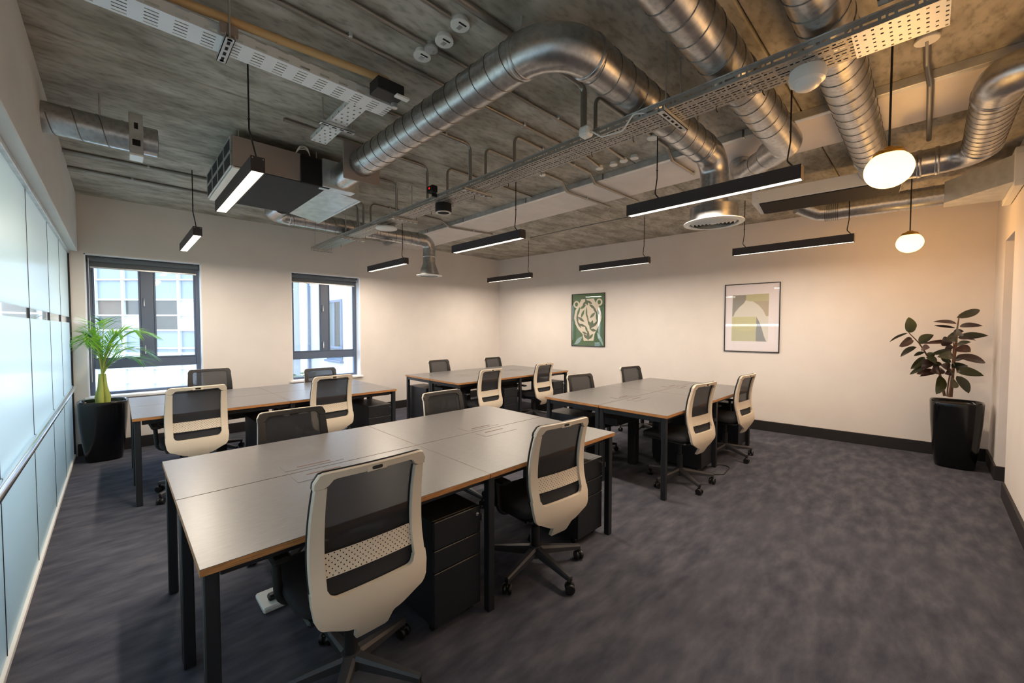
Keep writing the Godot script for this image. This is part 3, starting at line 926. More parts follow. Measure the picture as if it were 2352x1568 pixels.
func channel(t: Node3D, a: Vector3, b: Vector3) -> Node3D:
	# slotted strut channel between two points
	var d := (b - a).normalized()
	var s := d.cross(Vector3.UP).normalized()
	var xf := Transform3D(Basis(d, Vector3.UP, s), a)
	var L := (b - a).length()
	var m := MB.new()
	m.box(Vector3(0, 0, -0.02), Vector3(L, 0.003, 0.02), 0, xf)
	m.box(Vector3(0, 0, -0.02), Vector3(L, 0.021, -0.017), 0, xf)
	m.box(Vector3(0, 0, 0.017), Vector3(L, 0.021, 0.02), 0, xf)
	var o := part("strut_channel", m, mats.zinc, t)
	var h := MB.new()
	var k := 0.03
	while k < L - 0.02:
		h.box(Vector3(k, -0.0008, -0.006), Vector3(k + 0.028, 0.0002, 0.006), 0, xf)
		k += 0.05
	part("channel_slot", h, mats.black, o)
	return o

func rod(t: Node3D, p: Vector3, top: float) -> void:
	var o := part("threaded_rod", MB.new().tube([p, Vector3(p.x, top, p.z)], 0.0045, 6), mats.zinc, t)
	part("nut", MB.new().tube([p + Vector3(0, -0.004, 0), p + Vector3(0, 0.006, 0)], 0.011, 6), mats.zinc, o)

func build_trays() -> void:
	var z0 := -6.46
	var t := thing("cable_tray", "long perforated galvanised cable tray running under the whole ceiling", "cable tray", Vector3(2.105, 2.635, z0))
	add_tray(t, mats.tray_a, 6.46 + 0.03, 0.185, 0.048)
	for z in [-6.32, -5.21, -3.90, -2.69, -1.005]:
		channel(t, Vector3(-0.04, -0.024, z - z0), Vector3(0.26, -0.024, z - z0))
		for x in [0.018, 0.198]:
			rod(t, Vector3(x, -0.02, z - z0), CEIL - 2.636)
	channel(t, Vector3(-0.05, 0.05, 6.30), Vector3(-0.05, 0.05, 6.52))
	rod(t, Vector3(-0.05, 0.055, 6.42), CEIL - 2.636)
	# joining plate at the near end, as on the photograph's brighter length
	part("joining_plate", MB.new().sheet(Vector3(-0.004, -0.003, 6.22), Vector3(-0.004, -0.003, 6.49), Vector3(0.19, -0.003, 6.49), Vector3(0.19, -0.003, 6.22), Vector2(0, 0), Vector2(5.4, 2)), mats.tray_c, t)
	rng.seed = 9
	for k in 3:
		var x := 0.05 + 0.04 * k
		var pts := []
		var z := 0.1
		while z < 6.4:
			pts.append(Vector3(x + rng.randf_range(-0.012, 0.012), 0.012 + rng.randf_range(0, 0.012), z))
			z += 0.25
		part("cable_run", MB.new().tube(pts, 0.006, 6), mats.cable, t)
	for k in 16:
		var z := 0.4 + 0.37 * k + rng.randf_range(-0.08, 0.08)
		part("cable_tie", MB.new().tube([Vector3(0.17, 0.02, z), Vector3(0.172, -0.012, z), Vector3(0.165, -0.03, z + 0.01)], 0.0022, 5), mats.cable, t)
	# pale tray across the aisle
	var x0 := BX
	var w := thing("wide_cable_tray", "pale slotted cable tray reaching out from the bulkhead over the aisle", "cable tray", Vector3(x0, 2.825, -2.31), PI * 0.5)
	# local z runs along world +x, local x along world -z
	add_tray(w, mats.tray_b, 1.245 - x0, 0.148, 0.05)
	channel(w, Vector3(-0.05, -0.024, 0.70), Vector3(0.18, -0.024, 0.70))
	part("bracket_plate", MB.new().box(Vector3(-0.03, 0.0, 0.665), Vector3(-0.015, 0.055, 0.735), 0.003), mats.card, w)
	for x in [-0.036, 0.165]:
		rod(w, Vector3(x, -0.02, 0.70), CEIL - 2.825)
	var br := thing("branch_cable_tray", "short narrow perforated tray dropping off the pale tray near the fan coil unit", "cable tray", Vector3(1.05, 2.852, -3.19))
	add_tray(br, mats.tray_c, 0.725, 0.108, 0.03)
	channel(br, Vector3(-0.06, -0.024, 0.36), Vector3(0.17, -0.024, 0.36))
	for x in [-0.04, 0.15]:
		rod(br, Vector3(x, -0.02, 0.36), CEIL - 2.852)
	# buff insulated pipe beside it
	var pp := thing("insulated_pipe", "buff lagged pipe above the pale cable tray with an elbow end", "pipe", Vector3(BX, 2.915, -2.385))
	part("lagging", MB.new().tube(fillet([Vector3(0, 0, 0), Vector3(0.9, 0, 0.09), Vector3(1.47, 0, 0.155), Vector3(1.50, -0.10, 0.155)], 0.04, 6), 0.020, 14), mats.pipe, pp)
	part("joint_band", MB.new().tube([Vector3(0.9, 0, 0.09), Vector3(0.92, 0, 0.092)], 0.0225, 14), mats.pipe, pp)
	part("end_fitting", MB.new().tube([Vector3(1.50, -0.095, 0.155), Vector3(1.50, -0.14, 0.155)], 0.018, 12), mats.zinc, pp)
	var pb := thing("pipe_box", "small black junction box at the elbow end of the lagged pipe", "junction box", Vector3(1.12, 2.80, -2.20))
	part("box", MB.new().box(Vector3(-0.06, 0.0, -0.05), Vector3(0.10, 0.07, 0.06), 0.004), mats.black_metal, pb)
	part("slotted_plate", MB.new().box(Vector3(0.04, -0.012, 0.05), Vector3(0.12, 0.0, 0.085), 0.002), mats.white_plastic, pb)

func conduit(label: String, pts: Array, r := 0.0125, clips: Array = []) -> void:
	var at: Vector3 = pts[0]
	var t := thing("conduit", label, "conduit", at, 0, "galvanised conduits on the slab")
	var lp := []
	for p in pts:
		lp.append(p - at)
	part("pipe_run", MB.new().tube(fillet(lp, 0.055, 6), r, 10), mats.conduit, t)
	for c in clips:
		var q: Vector3 = c - at
		part("saddle_clip", MB.new().cbox(q + Vector3(0, 0.006, 0), Vector3(0.02, 0.028, 0.045), 0.004), mats.zinc, t)

func build_conduits() -> void:
	var y := CEIL - 0.016
	var low := 2.928
	var xe := 3.47
	conduit("galvanised conduit on the slab feeding the boxed smoke detectors", [Vector3(BX, y, -1.895), Vector3(2.95, y, -1.905), Vector3(3.27, y, -1.93)], 0.0125, [Vector3(0.6, y, -1.895), Vector3(2.3, y, -1.90)])
	conduit("galvanised conduit on the slab next beyond the detector conduit", [Vector3(BX, y, -2.13), Vector3(3.0, y, -2.14), Vector3(3.26, y, -2.18)], 0.0125, [Vector3(0.9, y, -2.13), Vector3(2.2, y, -2.135)])
	conduit("short galvanised conduit ending at a lone smoke detector base", [Vector3(BX, y, -1.65), Vector3(1.19, y, -1.65)], 0.0125, [Vector3(0.7, y, -1.65)])
	conduit("flat double conduit passing over the bent duct", [Vector3(BX, y, -1.545), Vector3(2.115, y, -1.53), Vector3(2.115, 2.695, -1.53)], 0.020, [Vector3(1.0, y, -1.545)])
	conduit("conduit rising from the tray beside the bent duct and stepping under the beam", [Vector3(2.265, 2.695, -1.545), Vector3(2.265, y, -1.545), Vector3(xe - 0.15, y, -1.55), Vector3(xe, low, -1.58), Vector3(3.92, low, -1.57)], 0.0125, [Vector3(2.65, y, -1.545), Vector3(3.9, low, -1.57)])
	conduit("conduit dropping into the tray behind the long duct leg", [Vector3(BX, y, -2.665), Vector3(2.12, y, -2.665), Vector3(2.12, 2.695, -2.665)], 0.0125, [Vector3(1.87, y, -2.665)])
	conduit("conduit rising from the tray by its middle hanger and stepping under the beam", [Vector3(2.255, 2.695, -2.63), Vector3(2.255, y, -2.63), Vector3(xe - 0.17, y, -2.66), Vector3(xe, low, -2.72), Vector3(4.28, low, -2.69), Vector3(4.4, low, -2.80)], 0.0125, [Vector3(2.6, y, -2.635), Vector3(3.8, low, -2.71)])
	conduit("conduit rising from the tray and meeting the row of small lids before the beam", [Vector3(2.27, 2.695, -2.30), Vector3(2.27, y, -2.30), Vector3(xe - 0.14, y, -2.33), Vector3(xe, low, -2.37), Vector3(4.3, low, -2.35)], 0.0125, [Vector3(2.6, y, -2.305), Vector3(3.05, y, -2.32)])
	conduit("conduit dropping into the tray near the black sensor", [Vector3(0.9, y, -3.29), Vector3(2.12, y, -3.31), Vector3(2.12, 2.695, -3.31)], 0.0125, [Vector3(1.5, y, -3.30)])
	conduit("conduit rising from the tray next to the black sensor", [Vector3(2.27, 2.695, -3.20), Vector3(2.27, y, -3.20), Vector3(3.45, y, -3.22)], 0.0125, [Vector3(2.55, y, -3.205)])
	conduit("conduit dropping into the tray beyond the fan coil spigot", [Vector3(1.5, y, -3.915), Vector3(2.13, y, -3.915), Vector3(2.13, 2.695, -3.915)], 0.0125, [Vector3(1.85, y, -3.915)])
	conduit("pair conduit dropping into the tray by the flat white access point", [Vector3(1.5, y, -4.92), Vector3(2.15, y, -4.92), Vector3(2.15, 2.695, -4.92)], 0.0125)
	conduit("thin conduit dropping into the tray beside its pair", [Vector3(1.6, y, -4.80), Vector3(2.17, y, -4.80), Vector3(2.17, 2.695, -4.80)], 0.0125)
	conduit("conduit rising from the tray by the access point and stepping under the beam", [Vector3(2.25, 2.695, -4.77), Vector3(2.25, y, -4.77), Vector3(3.28, y, -4.79), Vector3(xe, low, -4.84), Vector3(4.2, low, -4.74)], 0.0125, [Vector3(2.5, y, -4.775), Vector3(3.85, low, -4.78)])
	conduit("conduit on the slab between the glass bulkhead and the fan coil unit", [Vector3(BX, y, -5.17), Vector3(1.4, y, -5.12)], 0.016, [Vector3(0.25, y, -5.15)])
	conduit("twin conduit on the slab close to the palm window wall", [Vector3(BX, y, -5.68), Vector3(1.6, y, -5.72)], 0.014, [Vector3(0.15, y, -5.69)])
	conduit("stout conduit crossing the beam beside the globe pendant", [Vector3(3.05, y, -0.04), Vector3(3.34, y, -0.04), Vector3(xe + 0.02, low, -0.025), Vector3(4.5, low, -0.03)], 0.016)
	# thin cable clipped along the slab to the corner pendants
	var t := thing("ceiling_cable", "thin grey cable clipped to the slab between the corner pendants", "cable", Vector3(5.0, CEIL - 0.006, -4.85))
	part("cable_run", MB.new().tube([Vector3(0.2, 0, 0), Vector3(0.02, 0, 0.15), Vector3(0.02, 0, 1.0), Vector3(0.05, 0, 2.1)], 0.006, 6), mats.conduit, t)
	# trunking on the beam edge
	var k := thing("steel_trunking", "long galvanised trunking fixed along the edge of the boxed beam", "trunking", Vector3(3.495, 2.943, WZ + 0.02))
	var zs := [0.0, 1.35, 2.25, 3.45, 4.5, 5.75, 7.25]
	for i in zs.size() - 1:
		var s := part("trunking_length", MB.new().box(Vector3(-0.025, 0, zs[i] + 0.002), Vector3(0.025, 0.057, zs[i + 1] - 0.002), 0.003), mats.zinc, k)
		part("coupler", MB.new().box(Vector3(-0.027, -0.001, zs[i + 1] - 0.012), Vector3(-0.024, 0.057, zs[i + 1] - 0.003)), mats.seam, s)

func lid(called: String, label: String, at: Vector3, r: float, h: float, m: Material, group := "round white lids on the slab") -> Node3D:
	var t := thing(called, label, "ceiling fitting", at, 0, group)
	part("base_plate", MB.new().lathe([Vector2(r * 0.8, h), Vector2(r * 0.82, h * 0.5), Vector2(r, h * 0.35), Vector2(r, 0.003), Vector2(r * 0.95, 0), Vector2(0, 0)], 24), m, t)
	return t

func build_ceiling_fittings() -> void:
	var y := CEIL - 0.032
	for d in [[Vector3(1.25, y, -1.65), "round white detector base at the end of the short conduit"], [Vector3(1.26, y, -1.80), "round white detector base beside the conduit box"], [Vector3(1.24, y, -1.98), "round white detector base on the far side of the conduit box"]]:
		var t := lid("detector_base", d[1], d[0], 0.048, 0.032, mats.white_plastic, "white detector bases by the conduit box")
		part("terminal", MB.new().box(Vector3(-0.012, -0.003, -0.022), Vector3(0.012, 0.001, 0.004), 0.001), mats.zinc, t)
		part("terminal_slot", MB.new().box(Vector3(-0.022, -0.0015, 0.015), Vector3(0.022, 0.001, 0.024)), mats.dark_panel, t)
	var jb := lid("junction_box", "round galvanised conduit box between the detector bases", Vector3(1.24, CEIL - 0.038, -1.893), 0.036, 0.038, mats.zinc, "galvanised boxes on the slab")
	part("screw", MB.new().tube([Vector3(0.015, -0.002, 0), Vector3(0.015, 0.002, 0)], 0.004, 8), mats.zinc, jb)
	for d in [[3.28, -2.19, "small white lid at the end of a row before the beam"], [3.30, -2.05, "second small white lid of the row before the beam"], [3.29, -1.94, "third small white lid of the row before the beam"], [3.30, -1.84, "last small white lid of the row before the beam, by the pendant flex"]]:
		lid("junction_box", d[2], Vector3(d[0], CEIL - 0.03, d[1]), 0.036, 0.03, mats.white_plastic)
	lid("junction_box", "small white lid on the slab beside the bent duct at the tray", Vector3(3.06, CEIL - 0.03, -1.55), 0.045, 0.03, mats.white_plastic)
	lid("junction_box", "small white lid on the conduit under the middle of the tray", Vector3(3.02, CEIL - 0.03, -2.67), 0.03, 0.03, mats.white_plastic)
	lid("junction_box", "white lid on the stout conduit near the globe pendant", Vector3(3.05, CEIL - 0.03, -0.04), 0.05, 0.03, mats.white_plastic)
	# domed sensor under the tray
	var s := thing("domed_sensor", "white domed sensor fixed under the cable tray near the globe pendant", "sensor", Vector3(2.245, 2.575, -0.405))
	part("body", MB.new().lathe([Vector2(0.0, 0.06), Vector2(0.068, 0.06), Vector2(0.072, 0.035), Vector2(0.066, 0.008), Vector2(0.052, 0.0)], 28), mats.white_plastic, s)
	part("lens", MB.new().lathe([Vector2(0.052, 0.0), Vector2(0.046, -0.014), Vector2(0.03, -0.024), Vector2(0, -0.028)], 28), mats.white_plastic, s)
	# black round speaker, red light box, flat access point
	var b := thing("round_speaker", "black round sensor hanging under the cable tray", "speaker", Vector3(2.215, 2.555, -3.19))
	part("body", MB.new().lathe([Vector2(0.0, 0.08), Vector2(0.075, 0.08), Vector2(0.075, 0.01), Vector2(0.068, 0.0), Vector2(0.0, 0.0)], 28), mats.black, b)
	part("trim_ring", MB.new().lathe([Vector2(0.07, 0.008), Vector2(0.071, -0.003), Vector2(0.055, -0.003), Vector2(0.055, 0.004)], 28), mats.zinc, b)
	var rb := thing("alarm_box", "small black box with a red light on the tray edge", "sensor", Vector3(2.06, 2.69, -3.14))
	part("box", MB.new().cbox(Vector3(0, 0.03, 0), Vector3(0.06, 0.06, 0.09), 0.006), mats.black, rb)
	part("bracket_arm", MB.new().box(Vector3(0.0, -0.03, -0.01), Vector3(0.05, 0.004, 0.01), 0.002), mats.black_metal, rb)
	part("signal_light", MB.new().cbox(Vector3(-0.031, 0.035, 0.0), Vector3(0.004, 0.014, 0.014), 0.001), mats.red, rb)
	var ap := thing("access_point", "flat white rounded access point fixed below the cable tray", "access point", Vector3(2.20, 2.585, -4.28))
	part("body", MB.new().lathe([Vector2(0.0, 0.034), Vector2(0.06, 0.034), Vector2(0.115, 0.02), Vector2(0.118, 0.006), Vector2(0.10, 0.0), Vector2(0.0, 0.0)], 32), mats.white_plastic, ap)
	# white plug-in sensor with a looping lead
	var wl := thing("wired_sensor", "white cube sensor on the tray edge with a looping white lead", "sensor", Vector3(2.055, 2.66, -1.47))
	part("body", MB.new().cbox(Vector3(0, 0.0, 0), Vector3(0.07, 0.06, 0.07), 0.012), mats.white_plastic, wl)
	part("lead", MB.new().tube(fillet([Vector3(0.0, 0.0, 0.03), Vector3(0.02, -0.055, 0.10), Vector3(0.05, -0.05, 0.22), Vector3(0.03, 0.01, 0.30), Vector3(0.06, 0.0, 0.36)], 0.06, 6), 0.005, 8), mats.white_plastic, wl)
	# cord hook on the doorway jamb
	var hk := thing("door_closer_arm", "small steel arm on the doorway jamb", "door fitting", Vector3(6.12, 1.93, 0.60))
	part("arm", MB.new().box(Vector3(-0.03, -0.012, -0.03), Vector3(0.0, 0.012, 0.12), 0.003), mats.zinc, hk)

# ------------------------------------------------------------------ furniture
const TOP := 0.737

func bench(label: String, x0: float, z0: float, w: float, dep: float) -> void:
	# x0, z0: corner towards the window and the glass; w along x, dep along z
	var t := thing("bench_desk", label, "desk", Vector3(x0, 0, z0), 0, "four-seat bench desks")
	var th := 0.025
	var hw := w * 0.5
	var hd := dep * 0.5
	for i in 2:
		for j in 2:
			var a := Vector3(0.0 if i == 0 else hw + 0.002, TOP - th, 0.0 if j == 0 else hd + 0.003)
			var b := Vector3(hw - 0.002 if i == 0 else w, TOP, hd - 0.003 if j == 0 else dep)
			var ply := part("tabletop", MB.new().box(a, b - Vector3(0, 0.0022, 0), 0.001), mats.ply, t)
			part("laminate", MB.new().box(Vector3(a.x, TOP - 0.0022, a.z), b, 0.0008), mats.top, ply)
			# cable flap by the centre line
			var cx := (a.x + b.x) * 0.5
			var cz := hd - 0.10 if j == 0 else hd + 0.10
			part("cable_flap", MB.new().box(Vector3(cx - 0.15, TOP - 0.001, cz - 0.055), Vector3(cx + 0.15, TOP + 0.0016, cz + 0.055), 0.001), mats.top, ply)
			var sz := cz - 0.03 if j == 1 else cz + 0.02
			part("flap_slot", MB.new().box(Vector3(cx - 0.085, TOP, sz - 0.006), Vector3(cx + 0.085, TOP + 0.0021, sz + 0.006)), mats.slot, ply)
	# steel frame: legs at both ends and in the middle of each long side
	var lw := 0.042
	for x in [0.01, hw + 0.004, w - lw - 0.006]:
		for z in [0.015, hd - lw - 0.004, hd + 0.004, dep - lw - 0.015]:
			part("leg", MB.new().box(Vector3(x, 0.0, z), Vector3(x + lw, TOP - th, z + lw), 0.004), mats.desk_steel, t)
		for zz in [[0.015 + lw, hd - lw - 0.004], [hd + 0.004 + lw, dep - lw - 0.015]]:
			part("cross_rail", MB.new().box(Vector3(x + 0.005, TOP - th - 0.045, zz[0]), Vector3(x + lw - 0.005, TOP - th, zz[1]), 0.003), mats.desk_steel, t)
	for z in [0.06, dep - 0.10]:
		part("long_rail", MB.new().box(Vector3(0.06, TOP - th - 0.045, z), Vector3(w - 0.06, TOP - th, z + 0.04), 0.003), mats.desk_steel, t)
	part("cable_basket", MB.new().box(Vector3(0.15, 0.52, hd - 0.11), Vector3(hw - 0.06, 0.60, hd + 0.11), 0.006), mats.black_metal, t)
	part("cable_basket", MB.new().box(Vector3(hw + 0.06, 0.52, hd - 0.11), Vector3(w - 0.15, 0.60, hd + 0.11), 0.006), mats.black_metal, t)
	part("cable_riser", MB.new().box(Vector3(hw * 0.55, 0.0, hd - 0.06), Vector3(hw * 0.55 + 0.09, 0.52, hd + 0.03), 0.006), mats.black_metal, t)

var ped_mesh := {}
func pedestal(label: String, x: float, z: float, flip: bool) -> void:
	# x: centre, z: front face
	var t := thing("drawer_pedestal", label, "drawer unit", Vector3(x, 0, z), PI if flip else 0.0, "black steel drawer pedestals under the benches")
	if ped_mesh.is_empty():
		ped_mesh.body = MB.new().box(Vector3(-0.142, 0.045, -0.52), Vector3(0.142, 0.56, -0.02), 0.004).mesh()
		ped_mesh.d0 = MB.new().box(Vector3(-0.142, 0.425, -0.02), Vector3(0.142, 0.56, 0), 0.003).mesh()
		ped_mesh.d1 = MB.new().box(Vector3(-0.142, 0.315, -0.02), Vector3(0.142, 0.421, 0), 0.003).mesh()
		ped_mesh.d2 = MB.new().box(Vector3(-0.142, 0.05, -0.02), Vector3(0.142, 0.311, 0), 0.003).mesh()
		ped_mesh.lock = MB.new().tube([Vector3(0.115, 0.525, 0), Vector3(0.115, 0.525, 0.008)], 0.010, 12).mesh()
		ped_mesh.key = MB.new().box(Vector3(0.113, 0.522, 0.008), Vector3(0.117, 0.528, 0.03), 0.001).box(Vector3(0.113, 0.500, 0.024), Vector3(0.117, 0.535, 0.046), 0.002).mesh()
		ped_mesh.castor = MB.new().tube([Vector3(-0.012, 0.022, 0), Vector3(0.012, 0.022, 0)], 0.022, 14).box(Vector3(-0.014, 0.026, -0.014), Vector3(0.014, 0.046, 0.014), 0.002).mesh()
	put("body", ped_mesh.body, mats.desk_steel, t)
	put("drawer", ped_mesh.d0, mats.desk_steel, t)
	put("drawer", ped_mesh.d1, mats.desk_steel, t)
	put("drawer", ped_mesh.d2, mats.desk_steel, t)
	var l := put("lock", ped_mesh.lock, mats.chrome, t)
	put("key", ped_mesh.key, mats.chrome, l)
	for q in [Vector3(-0.11, 0, -0.06), Vector3(0.11, 0, -0.06), Vector3(-0.11, 0, -0.48), Vector3(0.11, 0, -0.48)]:
		put("castor", ped_mesh.castor, mats.castor, t, Transform3D(Basis(), q))

# ---- task chair, front towards -z, hub on the origin
func back_z(y: float) -> float:
	var ys := [0.28, 0.31, 0.34, 0.38, 0.43, 0.49, 0.55, 0.62, 0.70, 0.80, 0.88, 0.96, 1.0]
	var zs := [0.150, 0.175, 0.194, 0.212, 0.224, 0.221, 0.207, 0.190, 0.186, 0.196, 0.213, 0.236, 0.250]
	for i in ys.size() - 1:
		if y <= ys[i + 1]:
			var f: float = clampf((y - ys[i]) / (ys[i + 1] - ys[i]), 0.0, 1.0)
			var p0: float = zs[maxi(i - 1, 0)]
			var p3: float = zs[mini(i + 2, ys.size() - 1)]
			return cubic_interpolate(zs[i], zs[i + 1], p0, p3, f)
	return zs[zs.size() - 1]

func bp(x: float, y: float, off: float) -> Vector3:
	return Vector3(x, y, back_z(y) - 0.30 * x * x + off)

const BTOP := 0.965
func back_ring(off0: float, off1: float, shell: bool) -> MB:
	var b := MB.new()
	var wo := func(y: float) -> float:
		return 0.206 + 0.016 * sin(clampf((BTOP - y) / 0.42, 0.0, 1.0) * PI * 0.62)
	var wi := 0.166
	var r := 0.032
	# top rail, lofted across x
	var rings := []
	var n := 28
	var w_top: float = wo.call(BTOP - 0.06)
	for i in n + 1:
		var x := lerpf(-w_top, w_top, float(i) / n)
		var ax := absf(x)
		var yt := BTOP
		if ax > w_top - r:
			yt = BTOP - r + sqrt(maxf(r * r - pow(ax - (w_top - r), 2), 0.0))
		var yb := BTOP - 0.031
		if ax > wi - 0.028:
			yb -= 0.028 - sqrt(maxf(0.028 * 0.028 - pow(minf(ax - (wi - 0.028), 0.028), 2), 0.0))
		yb = minf(yb, yt - 0.002)
		if ax >= wi:
			yb = minf(BTOP - 0.061, yt - 0.001)
		rings.append(PackedVector3Array([bp(x, yt - 0.004, off0), bp(x, yt, (off0 + off1) * 0.5), bp(x, yt - 0.004, off1), bp(x, yb + 0.003, off1), bp(x, yb, (off0 + off1) * 0.5), bp(x, yb + 0.003, off0)]))
	b.loft(rings)
	# stiles
	for s in [-1.0, 1.0]:
		rings = []
		for i in 25:
			var y := lerpf(BTOP - 0.059, 0.545, i / 24.0)
			var a: float = wi * s
			var c: float = wo.call(y) * s
			rings.append(PackedVector3Array([bp(a + 0.003 * s, y, off0), bp(a, y, (off0 + off1) * 0.5), bp(a + 0.003 * s, y, off1), bp(c - 0.005 * s, y, off1), bp(c, y, off1 * 0.6 + off0 * 0.4), bp(c - 0.004 * s, y, off0)]))
		b.loft(rings)
	# bottom shell with its tongue
	rings = []
	n = 56
	var wb: float = wo.call(0.547)
	var m := 12
	for i in n + 1:
		var x := lerpf(-wb, wb, float(i) / n)
		var ax := absf(x)
		var yt := 0.513
		if ax > wi - 0.034:
			yt += 0.034 - sqrt(maxf(0.034 * 0.034 - pow(minf(ax - (wi - 0.034), 0.034), 2), 0.0))
		if ax >= wi:
			yt = 0.547
		var yb := 0.0
		if shell:
			yb = lerpf(0.372, 0.425, smoothstep(0.07, 0.21, ax))
			if ax > wb - 0.035:
				yb += 0.085 * (1.0 - sqrt(maxf(1.0 - pow((ax - (wb - 0.035)) / 0.035, 2), 0.0)))
			yb -= 0.066 * (1.0 - smoothstep(0.060, 0.074, ax))
		else:
			yb = 0.47
			if ax > wb - 0.04:
				yb += 0.06 * (1.0 - sqrt(maxf(1.0 - pow((ax - (wb - 0.04)) / 0.04, 2), 0.0)))
		yb = minf(yb, yt - 0.002)
		var ring := PackedVector3Array()
		for k in m + 1:
			ring.append(bp(x, lerpf(yt, yb, float(k) / m), off1))
		for k in m + 1:
			ring.append(bp(x, lerpf(yb, yt, float(k) / m), off0))
		rings.append(ring)
	var groups := []
	for k in 2 * m + 2:
		groups.append(1 if k < m else (3 if k == m else (2 if k < 2 * m + 1 else 4)))
	b.loft(rings, groups)
	return b

func back_sheet(y0: float, y1: float, off: float, w: float, uvs := Vector2.ONE) -> MB:
	var b := MB.new()
	var nx := 14
	var ny := 14
	for i in nx:
		for j in ny:
			var q := []
			var u := []
			for k in [[0, 0], [1, 0], [1, 1], [0, 1]]:
				var fx: float = float(i + k[0]) / nx
				var fy: float = float(j + k[1]) / ny
				q.append(bp(lerpf(-w, w, fx), lerpf(y0, y1, fy), off))
				u.append(Vector2(fx * uvs.x, fy * uvs.y))
			b.quad(q[0], q[1], q[2], q[3], 1, u[0], u[1], u[2], u[3])
	return b

